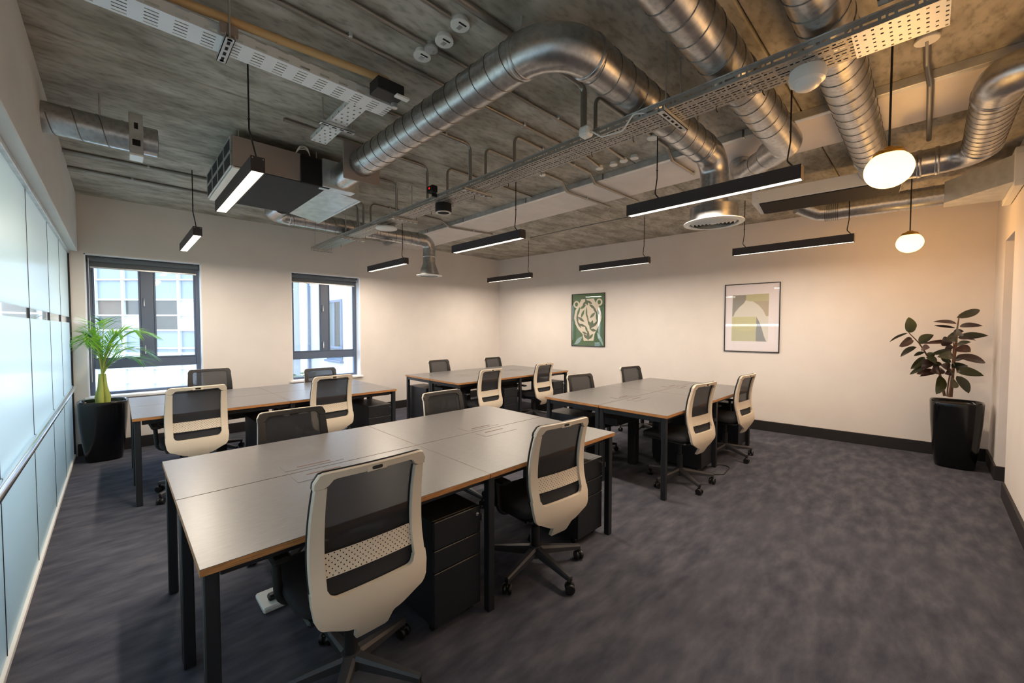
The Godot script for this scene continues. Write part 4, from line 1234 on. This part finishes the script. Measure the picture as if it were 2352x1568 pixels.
func make_chair() -> Node3D:
	var t := Node3D.new()
	# five-star base
	part("hub", MB.new().lathe([Vector2(0, 0.145), Vector2(0.036, 0.145), Vector2(0.042, 0.12), Vector2(0.046, 0.085), Vector2(0.038, 0.075), Vector2(0, 0.075)], 20), mats.chair_base, t)
	var leg := MB.new()
	var rings := []
	for i in 9:
		var f := i / 8.0
		var d := lerpf(0.03, 0.305, f)
		var yc := lerpf(0.118, 0.082, f)
		var hw := lerpf(0.027, 0.014, f)
		var hh := lerpf(0.024, 0.013, f)
		rings.append(PackedVector3Array([Vector3(-hw * 0.6, yc + hh, d), Vector3(hw * 0.6, yc + hh, d), Vector3(hw, yc + hh * 0.4, d), Vector3(hw, yc - hh, d), Vector3(-hw, yc - hh, d), Vector3(-hw, yc + hh * 0.4, d)]))
	leg.loft(rings)
	var leg_mesh := leg.mesh()
	var cst := MB.new()
	for s in [-1.0, 1.0]:
		cst.tube([Vector3(s * 0.007, 0.028, 0), Vector3(s * 0.010, 0.028, 0), Vector3(s * 0.022, 0.028, 0), Vector3(s * 0.025, 0.028, 0)], [0.026, 0.028, 0.028, 0.024], 18)
	var cst_mesh := cst.mesh()
	var hood := MB.new().tube([Vector3(0, 0.045, 0), Vector3(0, 0.085, 0)], 0.011, 12).box(Vector3(-0.007, 0.02, -0.02), Vector3(0.007, 0.055, 0.02), 0.004).mesh()
	for k in 5:
		var a := TAU * k / 5.0 + 0.31
		var l := put("base_leg", leg_mesh, mats.chair_base, t, Transform3D(Basis(Vector3.UP, a), Vector3.ZERO))
		var c := put("castor", cst_mesh, mats.castor, t, Transform3D(Basis(Vector3.UP, a + 0.9 + 0.7 * k), Basis(Vector3.UP, a) * Vector3(0, 0, 0.298)))
		put("castor_fork", hood, mats.castor, c)
	part("gas_column", MB.new().lathe([Vector2(0.026, 0.13), Vector2(0.026, 0.27), Vector2(0.016, 0.275), Vector2(0.016, 0.44)], 18), mats.plastic, t)
	# from here on everything rises with the gas lift
	part("mechanism", MB.new().box(Vector3(-0.085, 0.37, -0.13), Vector3(0.085, 0.415, 0.13), 0.012), mats.plastic, t)
	part("lift_lever", MB.new().tube([Vector3(0.08, 0.39, -0.06), Vector3(0.21, 0.385, -0.07), Vector3(0.245, 0.385, -0.07)], [0.006, 0.006, 0.011], 8), mats.plastic, t)
	part("seat_pan", MB.new().box(Vector3(-0.215, 0.405, -0.27), Vector3(0.215, 0.425, 0.17), 0.008), mats.plastic, t)
	# cushion: rounded slab
	rings = []
	for i in 15:
		var f := i / 14.0
		var z := lerpf(-0.295, 0.19, f)
		var e := sqrt(maxf(1.0 - pow(absf(f - 0.5) * 2.0, 6.0), 0.0))
		var w := 0.15 + 0.092 * e
		var y1 := 0.445 + 0.045 * e - 0.02 * pow(1.0 - f, 6.0)
		var y0 := 0.445 - 0.025 * e
		var ring := PackedVector3Array()
		for k in 20:
			var an := TAU * k / 20.0
			var cx := signf(cos(an)) * pow(absf(cos(an)), 0.35)
			var cy := signf(sin(an)) * pow(absf(sin(an)), 0.5)
			ring.append(Vector3(w * cx, lerpf(y0, y1, cy * 0.5 + 0.5), z))
		rings.append(ring)
	var gs := []
	gs.resize(20)
	gs.fill(1)
	part("seat", MB.new().loft(rings, gs), mats.fabric, t)
	# backrest
	var fr := part("back_frame", back_ring(0.003, 0.024, true), mats.cream, t)
	part("front_frame", back_ring(-0.012, 0.0028, false), mats.plastic, fr)
	part("lumbar_band", back_sheet(0.580, 0.662, 0.014, 0.168, Vector2(17, 4)), mats.lumbar, fr)
	part("mesh_panel", back_sheet(0.505, BTOP - 0.026, -0.004, 0.170), mats.net, fr)
	var pl := MB.new()
	pl.box(Vector3(-0.038, BTOP - 0.031, back_z(BTOP - 0.02) + 0.020), Vector3(0.038, BTOP - 0.007, back_z(BTOP - 0.02) + 0.0255), 0.002)
	part("grip_plate", pl, mats.cream, fr)
	var sl := MB.new()
	var pts := PackedVector2Array()
	for k in 20:
		var an := TAU * k / 20.0
		pts.append(Vector2(signf(cos(an)) * 0.013 + cos(an) * 0.007, BTOP - 0.019 + sin(an) * 0.0065))
	sl.prism(pts, back_z(BTOP - 0.02) + 0.022, back_z(BTOP - 0.02) + 0.0265)
	part("grip_slot", sl, mats.plastic, fr)
	# armrests
	for s in [-1.0, 1.0]:
		var ar := part("armrest", MB.new().box(Vector3(s * 0.258 - 0.034, 0.60, -0.20), Vector3(s * 0.258 + 0.034, 0.624, 0.05), 0.010), mats.plastic, t)
		part("arm_post", MB.new().tube(fillet([Vector3(s * 0.10, 0.40, -0.04), Vector3(s * 0.25, 0.405, -0.04), Vector3(s * 0.258, 0.605, -0.06)], 0.06, 6), 0.016, 10), mats.plastic, ar)
	return t

func build_chairs() -> void:
	var proto := make_chair()
	# back centre x, back top z, back top y, side: +1 sits on the door side (faces the windows), -1 on the window side; turn in degrees
	var defs := [
		[0.665, -1.405, 0.998, 1, 0.0, "door side of the frosted-glass bench, at its glass end", 0.30],
		[1.800, -1.430, 0.955, 1, -5.0, "door side of the frosted-glass bench, away from the glass", -0.35],
		[0.850, -3.030, 0.922, -1, 0.0, "window side of the frosted-glass bench, at its glass end"],
		[2.100, -3.060, 0.908, -1, 2.0, "window side of the frosted-glass bench, away from the glass"],
		[3.820, -1.405, 0.985, 1, -6.0, "door side of the bench under the round diffuser, tray end"],
		[5.035, -1.390, 0.965, 1, -4.0, "door side of the bench under the round diffuser, picture-wall end"],
		[4.080, -2.990, 0.912, -1, -8.0, "window side of the bench under the round diffuser, tray end"],
		[5.330, -3.010, 0.925, -1, -10.0, "window side of the bench under the round diffuser, picture-wall end"],
		[0.490, -4.390, 0.976, 1, 2.0, "aisle side of the window bench, next to the palm"],
		[1.620, -4.345, 0.982, 1, 5.0, "aisle side of the window bench, beside its drawer pedestal end"],
		[0.800, -6.080, 0.980, -1, 0.0, "window side of the window bench, behind the palm end"],
		[2.040, -5.960, 0.914, -1, 0.0, "window side of the window bench, before the white-wall window"],
		[3.730, -4.230, 0.910, 1, 2.0, "aisle side of the corner bench, at its window end"],
		[4.870, -4.240, 0.920, 1, 3.0, "aisle side of the corner bench, at its picture-wall end"],
		[3.950, -5.860, 0.930, -1, 2.0, "wall side of the corner bench, at its window end"],
		[5.200, -5.880, 0.914, -1, 4.0, "wall side of the corner bench, in the room corner"]]
	for d in defs:
		var c: Node3D = proto.duplicate()
		c.name = numbered("office_chair")
		add_child(c)
		var side: int = d[3]
		var turn: float = deg_to_rad(d[4]) + (0.0 if side > 0 else PI)
		var back := Basis(Vector3.UP, turn) * Vector3(0, 0, back_z(BTOP) - 0.01)
		c.position = Vector3(d[0], 0, d[1]) - back
		c.rotation.y = turn
		for k in c.get_children():
			var n := String(k.name)
			if not (n.begins_with("hub") or n.begins_with("base_leg") or n.begins_with("castor") or n.begins_with("gas_column")):
				k.position.y += d[2] - BTOP
			else:
				var bt: float = d[6] if d.size() > 6 else fmod(d[0] * 7.0 + d[1] * 3.0, 1.2) * 0.5
				k.transform = Transform3D(Basis(Vector3.UP, bt)) * k.transform
		tag(c, "mesh task chair on the " + d[5], "chair", "cream and black task chairs round the benches")
	proto.free()

func build_furniture() -> void:
	bench("grey-topped bench desk beside the frosted glass, away from the windows", 0.166, -2.948, 2.364, 1.408)
	bench("grey-topped bench desk under the round ceiling diffuser", 3.315, -2.885, 2.385, 1.365)
	bench("grey-topped bench desk in the room corner below the green print", 3.262, -5.765, 2.380, 1.390)
	bench("grey-topped bench desk along the windows, next to the palm", 0.075, -5.865, 2.350, 1.370)
	pedestal("black drawer pedestal at the middle of the frosted-glass bench", 1.192, -1.60, false)
	pedestal("black drawer pedestal at the end of the frosted-glass bench away from the glass", 2.335, -1.61, false)
	pedestal("black drawer pedestal at the middle of the bench under the round diffuser", 4.355, -1.57, false)
	pedestal("black drawer pedestal at the picture-wall end of the bench under the round diffuser", 5.505, -1.57, false)
	pedestal("black drawer pedestal on the window side of the bench under the round diffuser", 3.555, -2.93, true)
	pedestal("black drawer pedestal at the end of the window bench by the aisle", 2.23, -4.53, false)
	pedestal("black drawer pedestal at the middle of the window bench", 1.10, -4.525, false)
	pedestal("black drawer pedestal at the middle of the corner bench, aisle side", 4.30, -4.425, false)
	pedestal("black drawer pedestal at the picture-wall end of the corner bench", 5.445, -4.425, false)
	pedestal("black drawer pedestal on the wall side of the corner bench, window end", 3.48, -5.80, true)
	build_chairs()
	# power module on the floor under the nearest bench
	var t := thing("floor_power_box", "white floor power box with a black plug under the frosted-glass bench", "power socket", Vector3(0.565, 0, -2.44))
	part("plate", MB.new().box(Vector3(-0.055, 0, -0.09), Vector3(0.055, 0.03, 0.09), 0.008), mats.white_plastic, t)
	part("plug", MB.new().box(Vector3(-0.02, 0.03, 0.0), Vector3(0.02, 0.06, 0.045), 0.008), mats.plastic, t)
	part("lead", MB.new().tube(fillet([Vector3(0, 0.045, 0.02), Vector3(0.06, 0.05, 0.0), Vector3(0.13, 0.01, -0.05), Vector3(0.25, 0.012, -0.02)], 0.04, 5), 0.005, 8), mats.cable, t)
	# cable on the carpet by the diffuser bench
	var c := thing("floor_cable", "black cable looped on the carpet beside a drawer pedestal", "cable", Vector3(4.30, 0.006, -1.50))
	part("cable_run", MB.new().tube(fillet([Vector3(-0.15, 0, -0.10), Vector3(0.05, 0, 0.10), Vector3(0.33, 0, 0.07), Vector3(0.36, 0, -0.03), Vector3(0.20, 0, -0.08)], 0.06, 6), 0.005, 8), mats.cable, c)

# ------------------------------------------------------------------ pictures
func leaf_poly(c: Vector2, ang: float, len: float, wid: float) -> PackedVector2Array:
	var p := PackedVector2Array()
	var d := Vector2(cos(ang), sin(ang))
	var n := Vector2(-d.y, d.x)
	for i in 9:
		var f := i / 8.0
		p.append(c + d * len * (f - 0.5) + n * wid * 0.5 * sin(PI * f))
	for i in range(1, 8):
		var f := 1.0 - i / 8.0
		p.append(c + d * len * (f - 0.5) - n * wid * 0.5 * sin(PI * f))
	return p

func paint_poly(im: Image, poly: PackedVector2Array, c: Color) -> void:
	var r := Rect2(poly[0], Vector2.ZERO)
	for p in poly:
		r = r.expand(p)
	for y in range(maxi(int(r.position.y), 0), mini(int(r.end.y) + 1, im.get_height())):
		for x in range(maxi(int(r.position.x), 0), mini(int(r.end.x) + 1, im.get_width())):
			if Geometry2D.is_point_in_polygon(Vector2(x + 0.5, y + 0.5), poly):
				im.set_pixel(x, y, c)

func circle_poly(c: Vector2, r: Vector2) -> PackedVector2Array:
	var p := PackedVector2Array()
	for k in 28:
		p.append(c + Vector2(cos(TAU * k / 28.0), sin(TAU * k / 28.0)) * r)
	return p

func big_cat_print() -> ImageTexture:
	var W := 280
	var H := 400
	var im := Image.create(W, H, false, Image.FORMAT_RGBA8)
	var green := Color(0.20, 0.37, 0.16)
	var cream := Color(0.87, 0.83, 0.76)
	var olive := Color(0.30, 0.35, 0.24)
	im.fill(green)
	var s := func(x: float, y: float) -> Vector2:
		return Vector2((x - 68.0) / 180.0 * W, (y - 58.0) / 302.0 * H)
	for e in [Vector2(92, 116), Vector2(220, 108)]:
		paint_poly(im, circle_poly(s.call(e.x, e.y), Vector2(27, 28)), cream)
		paint_poly(im, circle_poly(s.call(e.x, e.y), Vector2(14, 16)), green)
	var head := PackedVector2Array()
	for q in [[120, 87], [190, 85], [200, 108], [216, 125], [230, 165], [233, 195], [228, 222], [214, 252], [196, 290], [190, 330], [135, 332], [128, 292], [104, 265], [86, 232], [78, 197], [84, 152], [104, 122]]:
		head.append(s.call(q[0], q[1]))
	paint_poly(im, head, cream)
	var lv := [[150, 104, 1.2, 40, 15], [138, 112, 2.3, 36, 13], [166, 106, 0.5, 40, 13], [130, 132, 2.6, 44, 14], [182, 132, 0.6, 46, 14], [196, 152, 1.0, 40, 12],
		[104, 160, 1.9, 60, 13], [98, 200, 1.5, 56, 13], [108, 236, 1.0, 46, 12], [208, 190, 1.5, 60, 12], [202, 230, 2.2, 48, 12], [216, 165, 1.3, 36, 9],
		[128, 172, 2.0, 48, 14], [120, 205, 0.6, 50, 14], [126, 240, 0.3, 46, 13], [150, 165, 1.57, 60, 9], [158, 205, 1.4, 60, 8], [184, 182, 2.4, 44, 15], [178, 238, 1.9, 54, 22], [168, 232, 1.0, 44, 16],
		[190, 240, 2.5, 46, 16], [150, 262, 1.2, 40, 12], [160, 300, 1.57, 56, 18], [146, 306, 0.8, 40, 14], [176, 306, 2.3, 40, 14], [188, 268, 0.2, 36, 16], [140, 285, 0.4, 34, 11]]
	for i in lv.size():
		var q: Array = lv[i]
		paint_poly(im, leaf_poly(s.call(q[0], q[1]), q[2], q[3] * 1.45, q[4] * 1.45), olive if i % 3 else green)
	for q in [[105, 330, 2.4, 70, 22], [225, 315, 1.05, 74, 18], [96, 345, 2.8, 44, 12], [236, 338, 1.2, 40, 12]]:
		paint_poly(im, leaf_poly(s.call(q[0], q[1]), q[2], q[3] * 1.4, q[4] * 1.4), Color(0.55, 0.66, 0.66))
	im.fill_rect(Rect2i(190, 12, 40, 2), Color(0.36, 0.5, 0.32))
	return ImageTexture.create_from_image(im)

func abstract_print() -> ImageTexture:
	var im := Image.create(280, 400, false, Image.FORMAT_RGBA8)
	im.fill(Color(0.90, 0.87, 0.88))
	var s := func(x: float, y: float) -> Vector2:
		return Vector2((x - 1372.0) / 360.0 * 280.0, (y - 436.0) / 458.0 * 400.0)
	var poly := func(q: Array) -> PackedVector2Array:
		var p := PackedVector2Array()
		for v in q:
			p.append(s.call(v[0], v[1]))
		return p
	paint_poly(im, poly.call([[1420, 506], [1667, 504], [1664, 826], [1418, 826]]), Color(0.84, 0.82, 0.78))
	paint_poly(im, poly.call([[1422, 508], [1515, 507], [1515, 540], [1500, 565], [1470, 590], [1440, 625], [1428, 655], [1421, 655]]), Color(0.56, 0.54, 0.50))
	paint_poly(im, poly.call([[1515, 506], [1667, 504], [1666, 553], [1540, 553], [1515, 545]]), Color(0.73, 0.71, 0.55))
	paint_poly(im, poly.call([[1560, 553], [1666, 553], [1665, 656], [1650, 656], [1630, 615], [1600, 580]]), Color(0.70, 0.64, 0.54))
	paint_poly(im, poly.call([[1420, 658], [1587, 658], [1585, 826], [1418, 826]]), Color(0.77, 0.75, 0.55))
	paint_poly(im, poly.call([[1418, 735], [1470, 752], [1520, 758], [1586, 745], [1585, 826], [1418, 826]]), Color(0.74, 0.72, 0.56))
	paint_poly(im, poly.call([[1587, 660], [1604, 690], [1622, 735], [1638, 790], [1652, 822], [1658, 827], [1585, 827]]), Color(0.52, 0.52, 0.51))
	return ImageTexture.create_from_image(im)

func picture(label: String, s: float, tex: Texture2D, edge: Material) -> void:
	var t := art_xf()
	var o := thing("framed_print", label, "picture", t * Vector3(s, 1.632, 0.0), atan2(-t.basis.x.z, t.basis.x.x), "framed prints on the picture wall")
	# local x along the wall, z into the room
	var w := 0.355
	var h := 0.502
	var f := 0.012
	var fb := MB.new()
	fb.box(Vector3(-w, -h, 0.0), Vector3(-w + f, h, 0.022), 0.002)
	fb.box(Vector3(w - f, -h, 0.0), Vector3(w, h, 0.022), 0.002)
	fb.box(Vector3(-w + f, -h, 0.0), Vector3(w - f, -h + f, 0.022), 0.002)
	fb.box(Vector3(-w + f, h - f, 0.0), Vector3(w - f, h, 0.022), 0.002)
	part("frame", fb, edge, o)
	part("backing", MB.new().box(Vector3(-w + f, -h + f, 0.002), Vector3(w - f, h - f, 0.009)), mats.white, o)
	var m := mat(Color(1, 1, 1), 0.55)
	m.albedo_texture = tex
	part("print_sheet", MB.new().sheet(Vector3(-w + f, h - f, 0.0095), Vector3(w - f, h - f, 0.0095), Vector3(w - f, -h + f, 0.0095), Vector3(-w + f, -h + f, 0.0095), Vector2(0, 0), Vector2(1, 1)), m, o)
	part("glazing", MB.new().box(Vector3(-w + f, -h + f, 0.013), Vector3(w - f, h - f, 0.015)), mats.picture_glass, o)

# ------------------------------------------------------------------ plants
func pot(t: Node3D, h: float, top: float, foot: float) -> void:
	# rounded square tapering vessel
	var rings := []
	var prof := [[0.0, foot * 0.92], [0.012, foot], [h * 0.35, lerpf(foot, top, 0.50)], [h * 0.7, lerpf(foot, top, 0.86)], [h * 0.93, top * 0.995], [h * 0.985, top], [h, top * 0.985], [h - 0.004, top * 0.93], [h - 0.05, top * 0.91]]
	for p in prof:
		var ring := PackedVector3Array()
		for k in 40:
			var a := TAU * k / 40.0 + PI / 40.0
			var c := cos(a)
			var s := sin(a)
			ring.append(Vector3(signf(c) * pow(absf(c), 0.55) * p[1], p[0], signf(s) * pow(absf(s), 0.55) * p[1]))
		rings.append(ring)
	var g := []
	g.resize(40)
	g.fill(1)
	part("pot", MB.new().loft(rings, g), mats.pot, t)
	part("soil", MB.new().lathe([Vector2(0.0, h - 0.03), Vector2(top * 0.98, h - 0.038)], 24), mats.soil, t)

func build_palm() -> void:
	var at := Vector3(-0.125, 0, -6.47)
	var t := thing("potted_palm", "feathery green palm in a tall glossy black planter before the window", "plant", at)
	pot(t, 0.66, 0.205, 0.150)
	rng.seed = 31
	# bulbous stem cluster
	for k in 4:
		var a := TAU * k / 4.0 + 0.4
		var o := Vector3(cos(a), 0, sin(a)) * 0.022
		part("stem", MB.new().tube([Vector3(o.x * 1.6, 0.60, o.z * 1.6), Vector3(o.x * 1.9, 0.70, o.z * 1.9), Vector3(o.x * 1.1, 0.82, o.z * 1.1), Vector3(o.x * 0.9, 0.96, o.z * 0.9)], [0.026, 0.030, 0.020, 0.013], 10), mats.palm_stem, t)
	# fronds: direction, reach, rise, droop
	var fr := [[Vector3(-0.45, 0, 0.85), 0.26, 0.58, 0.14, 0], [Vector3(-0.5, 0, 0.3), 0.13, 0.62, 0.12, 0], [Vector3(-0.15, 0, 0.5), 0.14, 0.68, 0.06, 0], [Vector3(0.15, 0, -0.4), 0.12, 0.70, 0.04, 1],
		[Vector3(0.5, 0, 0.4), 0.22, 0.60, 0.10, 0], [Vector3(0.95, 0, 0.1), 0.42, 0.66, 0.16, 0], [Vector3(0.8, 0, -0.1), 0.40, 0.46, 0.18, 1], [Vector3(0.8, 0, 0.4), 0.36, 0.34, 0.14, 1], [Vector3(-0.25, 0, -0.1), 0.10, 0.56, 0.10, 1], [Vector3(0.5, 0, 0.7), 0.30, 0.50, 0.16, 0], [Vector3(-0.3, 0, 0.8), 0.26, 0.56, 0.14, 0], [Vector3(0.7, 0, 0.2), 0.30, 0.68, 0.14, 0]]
	for f in fr:
		var d: Vector3 = f[0].normalized()
		var pts := []
		for i in 17:
			var q := i / 16.0
			var up: float = f[2] * (1.0 - pow(1.0 - q, 1.7)) - f[3] * pow(q, 3.0)
			pts.append(Vector3(0, 0.90, 0) + d * f[1] * pow(q, 1.5) + Vector3(0, up, 0))
		var rr := []
		for i in 17:
			rr.append(lerpf(0.008, 0.002, i / 16.0))
		var st := part("frond", MB.new().tube(pts, rr, 6), mats.palm_stem, t)
		var b := MB.new()
		for i in range(4, 33):
			var u := i / 2.0
			var i0 := mini(int(u), 15)
			var p: Vector3 = pts[i0].lerp(pts[i0 + 1], u - i0)
			if u < 4.0:
				continue
			var tan: Vector3 = (pts[i0 + 1] - pts[i0]).normalized()
			var side := tan.cross(Vector3.UP).normalized()
			var len := 0.19 * sin(clampf((u - 3.0) / 15.0, 0.05, 1.0) * PI * 0.86) + 0.05
			for s in [-1.0, 1.0]:
				var dir: Vector3 = (side * s * 0.72 + tan * 0.70 + Vector3(0, rng.randf_range(-0.05, 0.22), 0)).normalized()
				var n: Vector3 = dir.cross(Vector3.UP).normalized() * 0.0052
				if rng.randf() < 0.5:
					n = n.rotated(dir, rng.randf_range(-0.7, 0.7))
				for k in 4:
					var f0 := k / 4.0
					var f1 := (k + 1) / 4.0
					var c0: Vector3 = p + dir * len * f0 + Vector3(0, -0.045 * f0 * f0 * len / 0.2, 0)
					var c1: Vector3 = p + dir * len * f1 + Vector3(0, -0.045 * f1 * f1 * len / 0.2, 0)
					var w0: float = [0.3, 1.0, 0.95, 0.6, 0.03][k]
					var w1: float = [0.3, 1.0, 0.95, 0.6, 0.03][k + 1]
					c0.x = maxf(c0.x, -0.225)
					c1.x = maxf(c1.x, -0.225)
					b.quad(c0 - n * w0, c0 + n * w0, c1 + n * w1, c1 - n * w1, 1)
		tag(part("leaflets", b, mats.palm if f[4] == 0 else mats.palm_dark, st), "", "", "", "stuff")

func rubber_leaf(t: Node3D, base: Vector3, tip: Vector3, wid: float, m: Material, roll: float) -> void:
	var d := tip - base
	var L := d.length()
	var f := d / L
	var toward := cam_basis.z
	var s := f.cross(toward).normalized()
	if s.y < 0.0:
		s = -s
	s = s.rotated(f, roll)
	var n := s.cross(f).normalized()
	if n.dot(Vector3.UP) < 0.0:
		n = -n
	var b := MB.new()
	var prev := []
	var N := 9
	for i in N + 1:
		var q := float(i) / N
		var w := wid * 0.5 * pow(sin(PI * pow(q, 0.85)), 0.7) if i > 0 and i < N else 0.0005
		var c := base + f * L * q + n * (0.07 * L * sin(PI * q))
		var row := [c - s * w + n * w * 0.22, c, c + s * w + n * w * 0.22]
		if i > 0:
			b.quad(prev[0], prev[1], row[1], row[0], 1)
			b.quad(prev[1], prev[2], row[2], row[1], 2)
		prev = row
	part("leaf", b, m, t)

func build_rubber_plant() -> void:
	var at := Vector3(6.43, 0, 0.232)
	var t := thing("potted_rubber_plant", "dark-leaved rubber plant in a tall glossy black planter by the doorway", "plant", at)
	pot(t, 0.70, 0.200, 0.150)
	var dep := -(cam_basis.inverse() * (at - EYE)).z
	var px := func(x: float, y: float, dd: float) -> Vector3:
		return at_px(2030.0 + x / 3.585, 680.0 + y / 3.585, dep + dd) - at
	# stems, in picture-crop units
	part("stem", MB.new().tube([px.call(550, 830, 0), px.call(570, 600, 0), px.call(596, 380, 0), px.call(605, 260, 0), px.call(622, 150, 0.0)], [0.015, 0.013, 0.010, 0.007, 0.004], 8), mats.bark, t)
	part("stem", MB.new().tube([px.call(540, 830, 0.02), px.call(565, 640, 0.03), px.call(574, 470, 0.02), px.call(576, 380, 0.0)], [0.012, 0.010, 0.008, 0.005], 8), mats.bark, t)
	part("stem", MB.new().tube([px.call(500, 820, 0), px.call(465, 660, 0), px.call(440, 560, 0), px.call(365, 500, 0), px.call(290, 385, 0), px.call(205, 300, 0)], [0.012, 0.010, 0.009, 0.008, 0.006, 0.004], 8), mats.bark, t)
	part("stem", MB.new().tube([px.call(520, 825, -0.03), px.call(530, 720, -0.03), px.call(545, 640, -0.02)], 0.006, 8), mats.bark, t)
	# leaves: base, tip, width, tone, roll, depth of the tip
	var L := [[600, 178, 792, 112, 62, 0, 0.5, 0.02], [600, 225, 405, 210, 34, 1, 0.3, -0.05], [625, 245, 815, 245, 46, 1, 0.2, 0.05], [590, 262, 415, 242, 22, 1, 0.1, 0.1], [600, 260, 590, 320, 100, 0, 0.9, -0.16],
		[610, 340, 860, 325, 66, 0, 0.4, -0.04], [612, 345, 762, 366, 26, 1, 0.0, 0.12], [590, 330, 510, 350, 90, 2, 0.9, -0.14], [565, 375, 325, 390, 36, 1, 0.2, 0.03], [570, 385, 480, 365, 80, 1, 0.8, -0.12],
		[598, 405, 718, 378, 48, 2, 0.3, 0.08], [595, 425, 715, 460, 92, 1, 0.7, -0.12], [600, 495, 838, 548, 74, 1, 0.4, 0.02], [560, 445, 385, 480, 44, 0, 0.3, 0.08], [565, 480, 440, 500, 70, 2, 0.6, -0.10],
		[555, 545, 470, 505, 40, 0, 0.4, 0.12], [205, 300, 205, 172, 96, 2, 1.2, 0.0], [212, 300, 250, 215, 48, 2, 1.0, 0.06], [200, 302, 47, 378, 26, 0, 0.3, 0.0], [230, 345, 125, 415, 60, 1, 0.6, -0.06],
		[245, 362, 140, 420, 36, 1, 0.2, 0.06], [270, 420, 137, 498, 60, 0, 0.4, -0.03], [288, 385, 412, 318, 80, 2, 0.9, -0.05], [310, 430, 380, 425, 60, 1, 0.8, -0.1], [335, 462, 247, 492, 38, 0, 0.4, 0.04],
		[335, 500, 220, 600, 56, 0, 0.4, 0.0], [345, 560, 212, 645, 40, 0, 0.2, 0.06], [420, 560, 310, 570, 86, 1, 0.7, -0.14], [440, 545, 345, 505, 60, 2, 0.6, -0.05], [410, 612, 268, 640, 52, 1, 0.3, 0.0],
		[430, 635, 293, 660, 36, 1, 0.2, 0.07], [450, 575, 470, 640, 70, 1, 1.0, -0.1], [545, 600, 465, 570, 80, 1, 0.7, -0.14], [560, 590, 690, 570, 84, 0, 0.7, -0.14], [600, 600, 825, 655, 74, 2, 0.5, -0.02],
		[470, 655, 430, 808, 90, 2, 0.9, -0.05], [545, 650, 560, 752, 118, 2, 0.9, -0.14], [600, 655, 700, 800, 76, 0, 0.7, -0.08], [560, 560, 600, 630, 70, 0, 0.9, -0.16], [575, 420, 500, 440, 60, 1, 0.5, 0.02], [590, 520, 690, 500, 60, 0, 0.5, 0.02], [440, 600, 380, 620, 70, 1, 0.8, -0.12], [480, 560, 400, 590, 60, 0, 0.4, -0.08], [560, 620, 500, 640, 60, 1, 0.5, -0.1], [570, 300, 660, 290, 50, 1, 0.4, 0.02], [360, 500, 420, 470, 54, 2, 0.6, -0.04]]
	for i in L.size():
		var q: Array = L[i]
		rubber_leaf(t, px.call(q[0], q[1], 0.0), px.call(q[2], q[3], minf(q[7], 0.04)), q[4] / 3.585 * dep / CAM_F * 0.98, [mats.leaf_a, mats.leaf_b, mats.leaf_c][q[5]], (0.55 - q[6] * 0.5) * (1.0 if i % 3 else -1.0))

# ------------------------------------------------------------------
func _ready() -> void:
	rng.seed = 1
	setup_view()
	make_materials()
	build_shell()
	build_window(1, -0.25, 0.83)
	build_window(2, 1.918, 2.997)
	build_outside()
	build_linear_lights()
	build_globes()
	build_units()
	build_ducts()
	build_trays()
	build_conduits()
	build_ceiling_fittings()
	build_furniture()
	picture("green framed print of a cream stylised big cat head with leaves", 2.29, big_cat_print(), mats.black_metal)
	picture("white framed abstract print in olive, grey and tan blocks", 5.00, abstract_print(), mats.black_metal)
	build_palm()
	build_rubber_plant()
